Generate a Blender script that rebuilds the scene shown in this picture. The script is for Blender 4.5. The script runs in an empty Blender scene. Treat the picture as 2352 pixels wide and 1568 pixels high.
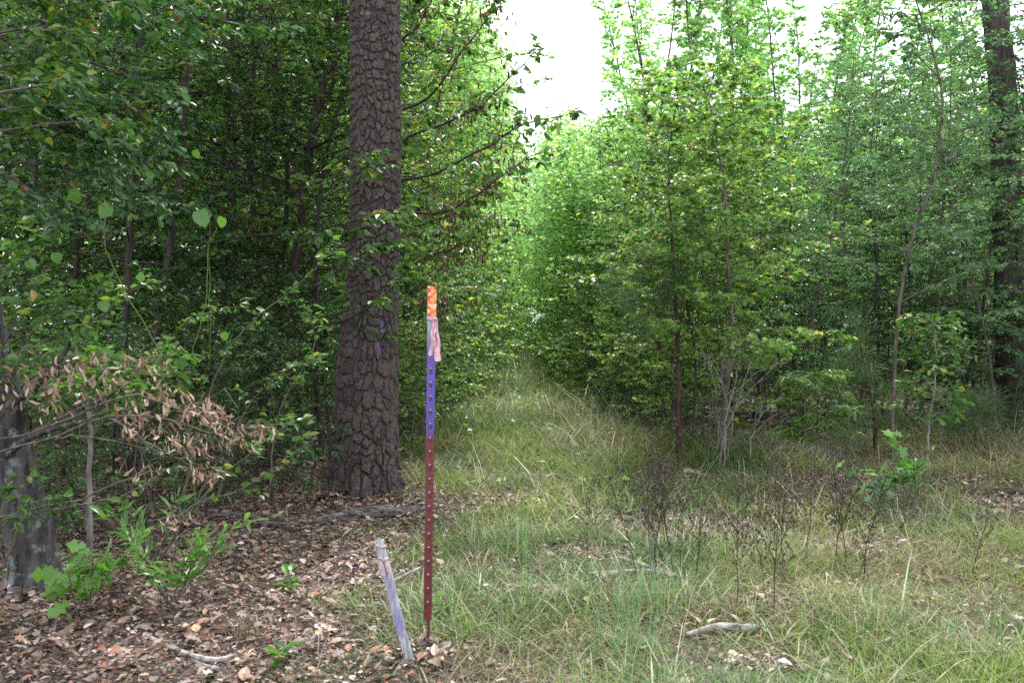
import bpy, math, random
import numpy as np
from mathutils import Vector

SC = bpy.context.scene
COL = SC.collection
R = math.radians
# ------------------------------------------------------------------ camera
FPX, CXP, CYP, HZ, CAMH = 2287.0, 1176.0, 784.0, 720.0, 1.40
PITCH = math.atan((CYP - HZ) / FPX)
cam_d = bpy.data.cameras.new("camera"); cam = bpy.data.objects.new("camera", cam_d); COL.objects.link(cam)
cam_d.sensor_width = 36.0; cam_d.lens = 36.0 * FPX / 2352.0
cam.location = (0, 0, CAMH); cam.rotation_euler = (math.pi / 2 - PITCH, 0, 0)
cam_d.clip_start = 0.05; cam_d.clip_end = 600
cam_d.dof.use_dof = True; cam_d.dof.focus_distance = 9.0; cam_d.dof.aperture_fstop = 5.6
SC.camera = cam
# ------------------------------------------------------------------ light: bright overcast sky
SUN_EL, SUN_AZ = 62.0, 14.0          # azimuth measured from +Y towards +X: high above the far end of the trail
w = bpy.data.worlds.new("World"); SC.world = w; w.use_nodes = True
nt = w.node_tree; nt.nodes.clear()
sky = nt.nodes.new("ShaderNodeTexSky"); sky.sky_type = 'NISHITA'; sky.sun_disc = False
sky.sun_elevation = R(SUN_EL); sky.sun_rotation = R(SUN_AZ); sky.dust_density = 3.0; sky.air_density = 1.0
cl = nt.nodes.new("ShaderNodeMixRGB"); cl.inputs[0].default_value = 0.72
cl.inputs[2].default_value = (7.6, 7.9, 8.3, 1)      # the even cloud layer
bg = nt.nodes.new("ShaderNodeBackground"); bg.inputs[1].default_value = 0.12
out = nt.nodes.new("ShaderNodeOutputWorld")
nt.links.new(sky.outputs[0], cl.inputs[1]); nt.links.new(cl.outputs[0], bg.inputs[0]); nt.links.new(bg.outputs[0], out.inputs[0])
sl = bpy.data.lights.new("sun", 'SUN'); sl.energy = 2.2; sl.angle = R(12); sl.color = (1, 0.96, 0.9)
so = bpy.data.objects.new("sun", sl); COL.objects.link(so)
sd = Vector((math.sin(R(SUN_AZ)) * math.cos(R(SUN_EL)), math.cos(R(SUN_AZ)) * math.cos(R(SUN_EL)), math.sin(R(SUN_EL))))
so.rotation_euler = sd.to_track_quat('Z', 'Y').to_euler()
SC.view_settings.view_transform = 'Standard'; SC.view_settings.look = 'None'
SC.view_settings.exposure = 1.8; SC.view_settings.gamma = 1.0
cy = SC.cycles
cy.max_bounces = 7; cy.diffuse_bounces = 3; cy.glossy_bounces = 2; cy.transmission_bounces = 5; cy.transparent_max_bounces = 4
cy.volume_bounces = 1; cy.use_denoising = False; cy.sample_clamp_indirect = 6.0
cy.caustics_reflective = False; cy.caustics_refractive = False

# ------------------------------------------------------------------ pixel -> place (2352 px wide reading of the photo)
def at(px, py, Y):
    cx = (px - CXP) / FPX; cz = -(py - CYP) / FPX
    dy = math.cos(PITCH) + math.sin(PITCH) * cz
    dz = -math.sin(PITCH) + math.cos(PITCH) * cz
    return np.array([cx * Y / dy, Y, CAMH + dz * Y / dy])
def gx(px, Y): return (px - CXP) / FPX * Y
def yd(py): return CAMH * FPX / (py - HZ)            # distance of a point on flat ground seen at row py

# ------------------------------------------------------------------ noise
class VNoise:
    def __init__(s, seed, n=64): s.g = np.random.default_rng(seed).random((n, n)); s.n = n
    def __call__(s, x, y):
        x = np.asarray(x, float); y = np.asarray(y, float)
        xi = np.floor(x).astype(int); yi = np.floor(y).astype(int); fx = x - xi; fy = y - yi
        fx = fx * fx * (3 - 2 * fx); fy = fy * fy * (3 - 2 * fy); n = s.n; g = s.g
        a = g[xi % n, yi % n]; b = g[(xi + 1) % n, yi % n]; c = g[xi % n, (yi + 1) % n]; d = g[(xi + 1) % n, (yi + 1) % n]
        return (a * (1 - fx) + b * fx) * (1 - fy) + (c * (1 - fx) + d * fx) * fy
N1, N2, N3 = VNoise(1), VNoise(2), VNoise(3)
def height(x, y):
    x = np.asarray(x, float); y = np.asarray(y, float)
    h = (N1(x * .45 + 7, y * .45 + 3) - .5) * .10 + (N2(x * 1.7, y * 1.7) - .5) * .035
    far = np.clip((y - 3) / 3, 0, 1)
    side = np.clip((np.abs(x - .2) - 2.0) / 6, 0, 1)
    return h * (0.35 + .65 * far) + side * np.clip((y - 9) / 8, 0, 1) * .25

# ------------------------------------------------------------------ meshes
def make_mesh(name, batches, mats, smooth=False, attrs=None):
    """batches: list of (verts (n,3), faces (m,k), material index)"""
    vs = []; loops = []; counts = []; mi = []; off = 0
    for v, f, m in batches:
        if len(v) == 0: continue
        vs.append(np.asarray(v, np.float32)); f = np.asarray(f, np.int64)
        loops.append((f + off).ravel()); counts.append(np.full(len(f), f.shape[1], np.int32)); mi.append(np.full(len(f), m, np.int32))
        off += len(v)
    V = np.concatenate(vs); L = np.concatenate(loops).astype(np.int32); C = np.concatenate(counts); M = np.concatenate(mi)
    me = bpy.data.meshes.new(name)
    me.vertices.add(len(V)); me.vertices.foreach_set("co", V.ravel())
    me.loops.add(len(L)); me.loops.foreach_set("vertex_index", L)
    me.polygons.add(len(C)); me.polygons.foreach_set("loop_start", np.concatenate([[0], np.cumsum(C)[:-1]]).astype(np.int32))
    me.polygons.foreach_set("material_index", M)
    me.polygons.foreach_set("use_smooth", np.full(len(C), bool(smooth)))
    for m in mats: me.materials.append(m)
    if attrs:
        for k, a in attrs.items():
            at_ = me.attributes.new(k, 'FLOAT', 'POINT'); at_.data.foreach_set("value", np.asarray(a, np.float32))
    me.update(calc_edges=True)
    return me
def link(name, me, parent=None, loc=None):
    o = bpy.data.objects.new(name, me); COL.objects.link(o)
    if parent is not None: o.parent = parent
    if loc is not None: o.location = loc
    return o
def tag(o, label=None, cat=None, group=None, kind=None):
    if label: o["label"] = label
    if cat: o["category"] = cat
    if group: o["group"] = group
    if kind: o["kind"] = kind
    return o
def empty(name, loc, label, cat, group=None, rz=0.0):
    o = bpy.data.objects.new(name, None); COL.objects.link(o); o.location = [float(c) for c in loc]; o.rotation_euler = (0, 0, rz); o.empty_display_size = .1
    return tag(o, label, cat, group)
def copy_tree(root, loc, label, group=None, rz=0.0, s=1.0, tilt=(0, 0)):
    r = root.copy(); COL.objects.link(r); r.location = [float(c) for c in loc]; r.rotation_euler = (tilt[0], tilt[1], rz)
    r.scale = (s, s, s) if not isinstance(s, tuple) else s
    r["label"] = label
    if group: r["group"] = group
    elif "group" in r.keys(): del r["group"]
    for ch in list(root.children):
        c = ch.copy(); COL.objects.link(c); c.parent = r
        for g in list(ch.children):
            d = g.copy(); COL.objects.link(d); d.parent = c
    return r
def norm(a): return a / np.maximum(np.linalg.norm(a, axis=-1, keepdims=True), 1e-9)
def tube(P, rad, sides=5, cap=False):
    P = np.asarray(P, float); n = len(P); rad = np.asarray(rad, float) * np.ones(n)
    T = norm(np.gradient(P, axis=0)); ref = np.array([0, 0, 1.]) if abs(T[0, 2]) < .8 else np.array([1., 0, 0])
    A = norm(np.cross(T, ref)); B = np.cross(T, A)
    a = np.linspace(0, 2 * math.pi, sides, endpoint=False)
    V = P[:, None] + rad[:, None, None] * (np.cos(a)[None, :, None] * A[:, None] + np.sin(a)[None, :, None] * B[:, None])
    V = V.reshape(-1, 3); i = np.arange(n - 1)[:, None] * sides; j = np.arange(sides)[None]; k = (j + 1) % sides
    F = np.stack([i + j, i + k, i + sides + k, i + sides + j], -1).reshape(-1, 4)
    if cap:
        c = len(V); V = np.vstack([V, P[-1:], P[:1]]); e = (n - 1) * sides
        F = np.vstack([F] + [[[e + q, e + (q + 1) % sides, c, c]] for q in range(sides)] + [[[(q + 1) % sides, q, c + 1, c + 1]] for q in range(sides)])
    return V, F
def smooth_path(pts, n):
    pts = np.asarray(pts, float); m = len(pts)
    if m == 2:
        t = np.linspace(0, 1, n)[:, None]; return pts[0] * (1 - t) + pts[1] * t
    t = np.linspace(0, m - 1, n); i = np.clip(np.floor(t).astype(int), 0, m - 2); f = (t - i)[:, None]
    p0 = pts[np.clip(i - 1, 0, m - 1)]; p1 = pts[i]; p2 = pts[i + 1]; p3 = pts[np.clip(i + 2, 0, m - 1)]
    return .5 * (2 * p1 + (p2 - p0) * f + (2 * p0 - 5 * p1 + 4 * p2 - p3) * f ** 2 + (3 * p1 - p0 - 3 * p2 + p3) * f ** 3)

# ------------------------------------------------------------------ leaf shapes: unit length along x, flat in xy, slightly cupped
def fan(out_pts, c=(.45, 0), lift=.10, droop=.12):
    o = np.array(out_pts, float); n = len(o)
    z = lift * np.abs(o[:, 1]) / max(np.abs(o[:, 1]).max(), 1e-6) - droop * o[:, 0] ** 2
    V = np.vstack([np.c_[o, z], [[c[0], c[1], -droop * c[0] ** 2]]])
    F = np.array([[i, (i + 1) % n, n] for i in range(n)])
    return V, F
def mirror(half):  # half outline from base to tip with y>0
    return [(x, y) for x, y in half] + [(x, -y) for x, y in reversed(half) if y > 1e-6]
LEAF = {
    'ovate': fan(mirror([(0, 0), (.14, .18), (.38, .27), (.68, .2), (1, 0)])),
    'round': fan(mirror([(.08, 0), (0, .2), (.2, .43), (.5, .45), (.8, .28), (1, 0)]), lift=.06),
    'lance': fan(mirror([(0, 0), (.25, .085), (.6, .09), (1, 0)]), lift=.03, droop=.25),
    'star': fan([(0, 0), (.02, .2), (-.02, .55), (.3, .26), (.62, .5), (.62, .16), (1, 0), (.62, -.16), (.62, -.5), (.3, -.26), (-.02, -.55), (.02, -.2)], c=(.32, 0), lift=.05),
    'oak': fan(mirror([(0, 0), (.15, .06), (.25, .2), (.36, .09), (.48, .34), (.62, .14), (.78, .32), (.86, .14), (1, 0)]), lift=.06),
    'obov': fan(mirror([(0, 0), (.35, .1), (.7, .24), (.92, .16), (1, 0)])),
    'simple': (np.array([[0, 0, 0], [.42, .26, .06], [1, 0, -.1], [.42, -.26, .06]], float), np.array([[0, 1, 2], [0, 2, 3]])),
    'needle': (np.array([[0, -.1, 0], [0, .1, 0], [.6, .3, -.03], [.6, -.3, -.03], [1, 0, -.09]], float), np.array([[0, 1, 2], [0, 2, 3], [3, 2, 4]])),
    'simple3': (np.array([[0, 0, 0], [.3, .45, .04], [.5, .14, 0], [1, 0, -.1], [.5, -.14, 0], [.3, -.45, .04]], float), np.array([[0, 1, 2], [0, 2, 3], [0, 3, 4], [0, 4, 5]])),
    'curl': (np.array([[0, 0, 0], [.3, .12, .12], [.3, 0, -.02], [.3, -.12, .12], [.7, .11, .03], [.7, 0, -.14], [.7, -.1, .05], [1, 0, -.05]], float),
             np.array([[0, 1, 2], [0, 2, 3], [1, 4, 5], [1, 5, 2], [2, 5, 6], [2, 6, 3], [4, 7, 5], [5, 7, 6]])),
}
def place(kind, pos, d, nrm, size, sy=None):
    V, F = LEAF[kind]
    X = norm(d); Z = norm(nrm - (nrm * X).sum(-1, keepdims=True) * X); Y = np.cross(Z, X)
    s = np.asarray(size, float)[:, None, None]; wy = s if sy is None else s * np.asarray(sy)[:, None, None]
    W = pos[:, None] + s * V[None, :, 0:1] * X[:, None] + wy * V[None, :, 1:2] * Y[:, None] + s * V[None, :, 2:3] * Z[:, None]
    n = len(pos); k = len(V)
    FF = (F[None] + (np.arange(n) * k)[:, None, None]).reshape(-1, 3)
    return W.reshape(-1, 3), FF

# ------------------------------------------------------------------ materials
def mat(name):
    m = bpy.data.materials.new(name); m.use_nodes = True; nt = m.node_tree; nt.nodes.clear()
    return m, nt, nt.nodes.new, nt.links.new
def ramp(nt, src, stops, interp='LINEAR'):
    r = nt.nodes.new("ShaderNodeValToRGB"); r.color_ramp.interpolation = interp
    e = r.color_ramp.elements
    while len(e) < len(stops): e.new(.5)
    for k, (p, c) in enumerate(stops): e[k].position = p; e[k].color = (*c, 1)
    nt.links.new(src, r.inputs[0]); return r
def leaf_mat(name, stops, trans=.46, rough=.34, spec=.55, tint=1.35, objvar=.25):
    m, nt, N, L = mat(name)
    g = N("ShaderNodeNewGeometry"); r = ramp(nt, g.outputs['Random Per Island'], stops)
    oi = N("ShaderNodeObjectInfo")
    mr = N("ShaderNodeMapRange"); mr.inputs['To Min'].default_value = 1 - objvar; mr.inputs['To Max'].default_value = 1 + objvar; L(oi.outputs['Random'], mr.inputs['Value'])
    hs = N("ShaderNodeHueSaturation"); L(r.outputs[0], hs.inputs['Color']); L(mr.outputs[0], hs.inputs['Value'])
    p = N("ShaderNodeBsdfPrincipled"); L(hs.outputs[0], p.inputs['Base Color']); p.inputs['Roughness'].default_value = rough
    p.inputs['Specular IOR Level'].default_value = spec
    t = N("ShaderNodeBsdfTranslucent"); mx = N("ShaderNodeMixRGB"); mx.blend_type = 'MULTIPLY'; mx.inputs[0].default_value = 1
    L(hs.outputs[0], mx.inputs[1]); mx.inputs[2].default_value = (tint * 1.1, tint * 1.25, tint * .75, 1); L(mx.outputs[0], t.inputs[0])
    ms = N("ShaderNodeMixShader"); ms.inputs[0].default_value = trans; L(p.outputs[0], ms.inputs[1]); L(t.outputs[0], ms.inputs[2])
    o = N("ShaderNodeOutputMaterial"); L(ms.outputs[0], o.inputs[0]); return m
def bark_mat(name, c1, c2, scale=30, bump=.5, lichen=None, stretch=.25):
    m, nt, N, L = mat(name)
    tc = N("ShaderNodeTexCoord"); mp = N("ShaderNodeMapping"); mp.inputs['Scale'].default_value = (1, 1, stretch); L(tc.outputs['Object'], mp.inputs[0])
    n = N("ShaderNodeTexNoise"); n.inputs['Scale'].default_value = scale; n.inputs['Detail'].default_value = 6; L(mp.outputs[0], n.inputs['Vector'])
    r = ramp(nt, n.outputs[0], [(.35, c1), (.65, c2)]); col = r.outputs[0]
    if lichen:
        n2 = N("ShaderNodeTexNoise"); n2.inputs['Scale'].default_value = 14; n2.inputs['Detail'].default_value = 5; n2.inputs['Roughness'].default_value = .7; L(tc.outputs['Object'], n2.inputs['Vector'])
        r2 = ramp(nt, n2.outputs[0], [(.55, (0, 0, 0)), (.62, (1, 1, 1))]); mx = N("ShaderNodeMixRGB"); L(r2.outputs[0], mx.inputs[0]); L(col, mx.inputs[1]); mx.inputs[2].default_value = (*lichen, 1); col = mx.outputs[0]
    p = N("ShaderNodeBsdfPrincipled"); L(col, p.inputs['Base Color']); p.inputs['Roughness'].default_value = .85; p.inputs['Specular IOR Level'].default_value = .25
    b = N("ShaderNodeBump"); b.inputs['Strength'].default_value = bump; b.inputs['Distance'].default_value = .01; L(n.outputs[0], b.inputs['Height']); L(b.outputs[0], p.inputs['Normal'])
    o = N("ShaderNodeOutputMaterial"); L(p.outputs[0], o.inputs[0]); return m
def plain(name, c, rough=.6, noise=None, scale=20, spec=.4, trans=0):
    m, nt, N, L = mat(name); p = N("ShaderNodeBsdfPrincipled"); p.inputs['Roughness'].default_value = rough; p.inputs['Specular IOR Level'].default_value = spec
    tc = N("ShaderNodeTexCoord"); n = N("ShaderNodeTexNoise"); n.inputs['Scale'].default_value = scale; n.inputs['Detail'].default_value = 5; L(tc.outputs['Object'], n.inputs['Vector'])
    r = ramp(nt, n.outputs[0], [(.38, c), (.62, noise or tuple(x * .75 for x in c))]); L(r.outputs[0], p.inputs['Base Color'])
    o = N("ShaderNodeOutputMaterial")
    if trans:
        t = N("ShaderNodeBsdfTranslucent"); L(r.outputs[0], t.inputs[0]); ms = N("ShaderNodeMixShader"); ms.inputs[0].default_value = trans
        L(p.outputs[0], ms.inputs[1]); L(t.outputs[0], ms.inputs[2]); L(ms.outputs[0], o.inputs[0])
    else: L(p.outputs[0], o.inputs[0])
    return m
M = {}
M['leaf_dark'] = leaf_mat('glossy_dark_leaf', [(0, (.016, .05, .012)), (.5, (.03, .085, .02)), (.93, (.06, .14, .032)), (.97, (.17, .2, .03)), (1, (.14, .06, .02))], trans=.3, rough=.36, spec=.5)
M['leaf_mid'] = leaf_mat('mid_green_leaf', [(0, (.028, .074, .015)), (.5, (.06, .135, .026)), (.92, (.12, .225, .045)), (.97, (.3, .32, .05)), (1, (.26, .13, .04))])
M['leaf_lime'] = leaf_mat('yellow_green_leaf', [(0, (.06, .135, .035)), (.5, (.125, .225, .058)), (.9, (.215, .325, .08)), (.97, (.45, .43, .12)), (1, (.42, .24, .1))], trans=.52)
M['leaf_blue'] = leaf_mat('cool_green_leaf', [(0, (.045, .11, .05)), (.5, (.08, .17, .075)), (.95, (.14, .25, .11)), (1, (.3, .32, .12))], rough=.38, spec=.5)
M['leaf_sky'] = leaf_mat('glare_paled_leaf', [(0, (.17, .3, .15)), (.5, (.27, .42, .21)), (.92, (.38, .52, .24)), (1, (.55, .52, .26))], trans=.62, rough=.3)  # leaf colour paled to stand in for bright sky glare over far crowns
M['leaf_bright'] = leaf_mat('fresh_green_leaf', [(0, (.07, .17, .03)), (1, (.14, .28, .05))], trans=.4, objvar=.1)
M['leaf_dead'] = leaf_mat('dry_curled_leaf', [(0, (.07, .033, .02)), (.3, (.2, .11, .075)), (.7, (.38, .255, .19)), (1, (.52, .41, .33))], trans=.2, rough=.6, spec=.3, tint=.9, objvar=.05)
M['pod'] = leaf_mat('brown_seed_pod', [(0, (.06, .03, .02)), (1, (.16, .08, .05))], trans=.15, rough=.6, spec=.3, tint=.8)
M['needle'] = leaf_mat('pine_needle', [(0, (.03, .08, .03)), (.8, (.07, .14, .045)), (1, (.2, .11, .05))], trans=.3, rough=.45)
M['litter'] = leaf_mat('fallen_leaf', [(0, (.03, .019, .016)), (.2, (.085, .052, .042)), (.4, (.165, .105, .08)), (.58, (.21, .175, .165)), (.74, (.3, .2, .145)), (.84, (.25, .1, .055)), (.94, (.42, .37, .37)), (1, (.5, .34, .2))], trans=.1, rough=.55, spec=.35, tint=.8, objvar=0)
M['straw'] = leaf_mat('dead_pine_straw', [(0, (.05, .03, .022)), (.5, (.14, .095, .07)), (1, (.28, .21, .16))], trans=.05, rough=.6, tint=.8, objvar=0)
M['grass'] = leaf_mat('grass_blade', [(0, (.05, .1, .018)), (.35, (.1, .17, .032)), (.6, (.16, .235, .055)), (.8, (.22, .25, .1)), (.92, (.3, .25, .15)), (1, (.4, .33, .23))], trans=.35, rough=.5, spec=.3, tint=1.0, objvar=0)
M['grass_cool'] = leaf_mat('cool_grass_blade', [(0, (.035, .085, .022)), (.5, (.075, .145, .042)), (.85, (.13, .21, .07)), (1, (.34, .3, .2))], trans=.3, rough=.45, spec=.35, tint=1.0, objvar=0)
M['grass_lime'] = leaf_mat('lime_grass_blade', [(0, (.08, .13, .018)), (.5, (.15, .22, .035)), (.85, (.22, .29, .06)), (1, (.4, .35, .16))], trans=.4, rough=.5, spec=.3, tint=1.0, objvar=0)
M['drygrass'] = leaf_mat('dry_grass_blade', [(0, (.1, .07, .045)), (.5, (.22, .17, .11)), (1, (.4, .33, .24))], trans=.25, rough=.6, spec=.3, tint=.85, objvar=0)
M['bark'] = bark_mat('grey_brown_bark', (.05, .04, .034), (.15, .125, .105))
M['bark_dark'] = bark_mat('dark_bark', (.025, .02, .018), (.07, .055, .048))
M['bark_pale'] = bark_mat('pale_grey_bark', (.1, .088, .078), (.27, .245, .22), bump=.3)
M['bark_red'] = bark_mat('reddish_pine_bark', (.025, .015, .012), (.085, .048, .036))
M['bark_lichen'] = bark_mat('lichened_bark', (.018, .016, .015), (.085, .077, .073), scale=26, bump=1.0, lichen=(.15, .17, .168), stretch=.2)

# ------------------------------------------------------------------ trees
class Plant:
    def __init__(s, seed): s.r = np.random.default_rng(seed); s.wood = []; s.lp = []; s.ld = []; s.ln = []; s.ls = []; s.leafb = []
    def tube(s, P, r0, r1, sides=5):
        n = len(P); s.wood.append((*tube(P, np.linspace(r0, r1, n), sides), 0))
    def path(s, p0, d, length, n=6, wig=.12, grav=0., up=0.):
        P = [np.array(p0, float)]; d = norm(np.array(d, float)); st = length / (n - 1)
        for _ in range(n - 1):
            d = norm(d + s.r.normal(0, wig, 3) + np.array([0, 0, up - grav])); P.append(P[-1] + d * st)
        return np.array(P)
    def leaves_on(s, P, n, size, spread=.55, tiltn=.6, droop=.3, t0=.15, svar=.3):
        t = s.r.uniform(t0, 1, n) ** .85; k = t * (len(P) - 1); i = np.minimum(k.astype(int), len(P) - 2); f = (k - i)[:, None]
        pos = P[i] * (1 - f) + P[i + 1] * f; T = norm(P[i + 1] - P[i])
        side = norm(np.cross(T, [0, 0, 1.]) + 1e-6) * np.where(s.r.random(n) < .5, -1, 1)[:, None]
        d = T * s.r.uniform(.2, .9, n)[:, None] + side * s.r.uniform(.5, 1.1, n)[:, None] + s.r.normal(0, .25, (n, 3)); d[:, 2] -= droop
        nr = np.array([0, 0, 1.]) + s.r.normal(0, tiltn, (n, 3))
        s.lp.append(pos + s.r.normal(0, .012, (n, 3))); s.ld.append(d); s.ln.append(nr); s.ls.append(size * s.r.uniform(1 - svar, 1 + svar * .6, n))
    def limb(s, p0, d, length, r, n_twig=8, n_leaf=12, size=.08, grav=.03, wig=.1, twig_len=.4, sides=4, twig_r=.0022, up=0., **kw):
        P = s.path(p0, d, length, 7, wig, grav, up); s.tube(P, r, r * .25, sides); s.twigs(P, n_twig, n_leaf, size, twig_len, twig_r, **kw)
        return P
    def twigs(s, P, n_twig, n_leaf, size, twig_len=.4, twig_r=.0022, t0=.15, flat=.5, **kw):
        for j in range(n_twig):
            t = t0 + (1 - t0) * (j + s.r.random()) / n_twig; k = t * (len(P) - 1); i = min(int(k), len(P) - 2); q = P[i] + (P[i + 1] - P[i]) * (k - i)
            T = norm(P[i + 1] - P[i]); sd = np.cross(T, [0, 0, 1.]); sd = norm(sd + 1e-6) * (-1 if j % 2 else 1)
            dd = T * .7 + sd * s.r.uniform(.4, 1.1) + s.r.normal(0, .3, 3) * np.array([1, 1, flat])
            Q = s.path(q, dd, twig_len * s.r.uniform(.5, 1.2) * (1.15 - .5 * t), 4, .12, .03)
            s.tube(Q, twig_r, twig_r * .5, 3); s.leaves_on(Q, max(1, int(n_leaf * 1.35 * s.r.uniform(.7, 1.3))), size, **kw)
        s.leaves_on(P, max(1, n_leaf), size, t0=.6, **kw)
    def leaf_batches(s, kind):
        b = list(s.leafb)
        if s.lp: b.append((*place(kind, np.concatenate(s.lp), np.concatenate(s.ld), np.concatenate(s.ln), np.concatenate(s.ls)), 0))
        return b
    def build(s, name, loc, label, cat, kind, leafm, barkm, group=None, wood='trunk', leaf='crown', rz=0.0):
        o = empty(name, loc, label, cat, group, rz)
        if s.wood: link(wood, make_mesh(wood, s.wood, [barkm], True), o)
        b = s.leaf_batches(kind)
        if b: link(leaf, make_mesh(leaf, b, [leafm]), o)
        return o

def sapling(seed, H=8., r0=.035, base=1.0, Rad=1.1, n_limb=44, n_twig=8, n_leaf=11, size=.085, top=.35, elev=.5, sides=7, lean=.3, profile='oval', grav=.05, twig_len=.38):
    """a young broadleaf: wiggly stem, limbs spiralling out, horizontal leafy sprays"""
    p = Plant(seed); r = p.r
    n = 12; P = [np.zeros(3)]; d = np.array([r.normal(0, .06 * lean / .3), r.normal(0, .06 * lean / .3), 1.])
    for _ in range(n - 1):
        d = norm(d + np.array([r.normal(0, .07), r.normal(0, .07), .12])); P.append(P[-1] + d * H / (n - 1))
    P = np.array(P); P = smooth_path(P, 22); P[0, 2] = -.1; p.tube(P, r0, r0 * .12, sides)
    for j in range(n_limb):
        t = (j + r.random()) / n_limb; h = base + (P[-1, 2] - base) * t ** .9; k = np.interp(h, P[:, 2], np.arange(len(P))); i = min(int(k), len(P) - 2)
        q = P[i] + (P[i + 1] - P[i]) * (k - i); az = j * 2.4 + r.normal(0, .5)
        if profile == 'oval': L = Rad * (math.sin(math.pi * (.18 + .78 * t)) ** .8)
        elif profile == 'col': L = Rad * (.6 + .5 * math.sin(math.pi * min(1, t + .15))) * (1 - t ** 4 * .6)
        else: L = Rad * (1 - t) ** .7 + .15
        L *= r.uniform(.6, 1.25); el = elev * (.6 + t)
        p.limb(q, [math.cos(az), math.sin(az), el], L, r0 * .28 * (1 - .6 * t) + .002, max(3, int(n_twig * L / Rad + 1)), n_leaf, size, grav, twig_len=twig_len)
    return p

LEAFK = {'ovate': 'ovate', 'star': 'star'}
# variants of young trees (built once at a hidden place only as data: the first copy is the source itself)
VAR = {}
def variant(key, **kw):
    VAR[key] = dict(kw)
def get_tree(key, name, loc, label, cat='tree', group=None, rz=0.0, s=1.0, tilt=(0, 0)):
    v = VAR[key]
    if 'root' not in v:
        p = sapling(**v['args']); v['root'] = p.build(name, loc, label, cat, v['kind'], M[v['leaf']], M[v['bark']], group, rz=rz)
        o = v['root']; o.scale = (s, s, s) if not isinstance(s, tuple) else s; o.rotation_euler = (tilt[0], tilt[1], rz); return o
    o = copy_tree(v['root'], loc, label, group, rz, s, tilt); o.name = name; o['category'] = cat; return o
variant('gumA', args=dict(seed=11, H=9.0, r0=.045, base=1.0, Rad=1.15, n_limb=60, size=0.066, profile='col'), kind='star', leaf='leaf_sky', bark='bark')
variant('gumB', args=dict(seed=12, H=8.0, r0=.04, base=.7, Rad=1.0, n_limb=56, size=0.062, profile='col', n_leaf=12), kind='star', leaf='leaf_lime', bark='bark')
variant('gumC', args=dict(seed=13, H=10.0, r0=.05, base=1.6, Rad=.95, n_limb=62, size=0.066, profile='col'), kind='star', leaf='leaf_sky', bark='bark')
variant('gumD', args=dict(seed=14, H=5.0, r0=.026, base=.4, Rad=1.1, n_limb=44, size=0.066, profile='oval', elev=.35), kind='star', leaf='leaf_lime', bark='bark')
variant('elmD', args=dict(seed=25, H=9.0, r0=.05, base=1.0, Rad=1.6, n_limb=56, n_twig=10, n_leaf=9, size=.062, elev=.35), kind='ovate', leaf='leaf_lime', bark='bark_dark')
variant('elmA', args=dict(seed=21, H=9.0, r0=.05, base=1.2, Rad=1.7, n_limb=56, n_twig=11, n_leaf=11, size=0.058, elev=.35), kind='ovate', leaf='leaf_mid', bark='bark_dark')
variant('elmB', args=dict(seed=22, H=7.0, r0=.04, base=.8, Rad=1.5, n_limb=50, n_twig=10, n_leaf=11, size=0.055, elev=.3), kind='ovate', leaf='leaf_dark', bark='bark_dark')
variant('elmC', args=dict(seed=23, H=11.0, r0=.06, base=2.5, Rad=1.9, n_limb=60, n_twig=11, n_leaf=11, size=0.062, elev=.5), kind='ovate', leaf='leaf_lime', bark='bark_dark')
variant('oakA', args=dict(seed=31, H=6.0, r0=.035, base=1.1, Rad=1.3, n_limb=44, n_twig=9, n_leaf=12, size=0.066, elev=.4), kind='obov', leaf='leaf_blue', bark='bark')
variant('shrubA', args=dict(seed=41, H=2.4, r0=.016, base=.15, Rad=.8, n_limb=26, n_twig=6, n_leaf=9, size=0.058, elev=.5), kind='star', leaf='leaf_lime', bark='bark')
variant('shrubB', args=dict(seed=42, H=2.2, r0=.015, base=.15, Rad=.85, n_limb=26, n_twig=6, n_leaf=9, size=0.051, elev=.5), kind='ovate', leaf='leaf_dark', bark='bark_dark')
variant('shrubC', args=dict(seed=43, H=1.5, r0=.01, base=.1, Rad=.55, n_limb=16, n_twig=5, n_leaf=8, size=0.055, elev=.6), kind='ovate', leaf='leaf_mid', bark='bark')
variant('tallA', args=dict(seed=51, H=15.0, r0=.11, base=5.0, Rad=3.0, n_limb=60, n_twig=14, n_leaf=12, size=.1, elev=.5, twig_len=.7), kind='ovate', leaf='leaf_mid', bark='bark_dark')

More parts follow.
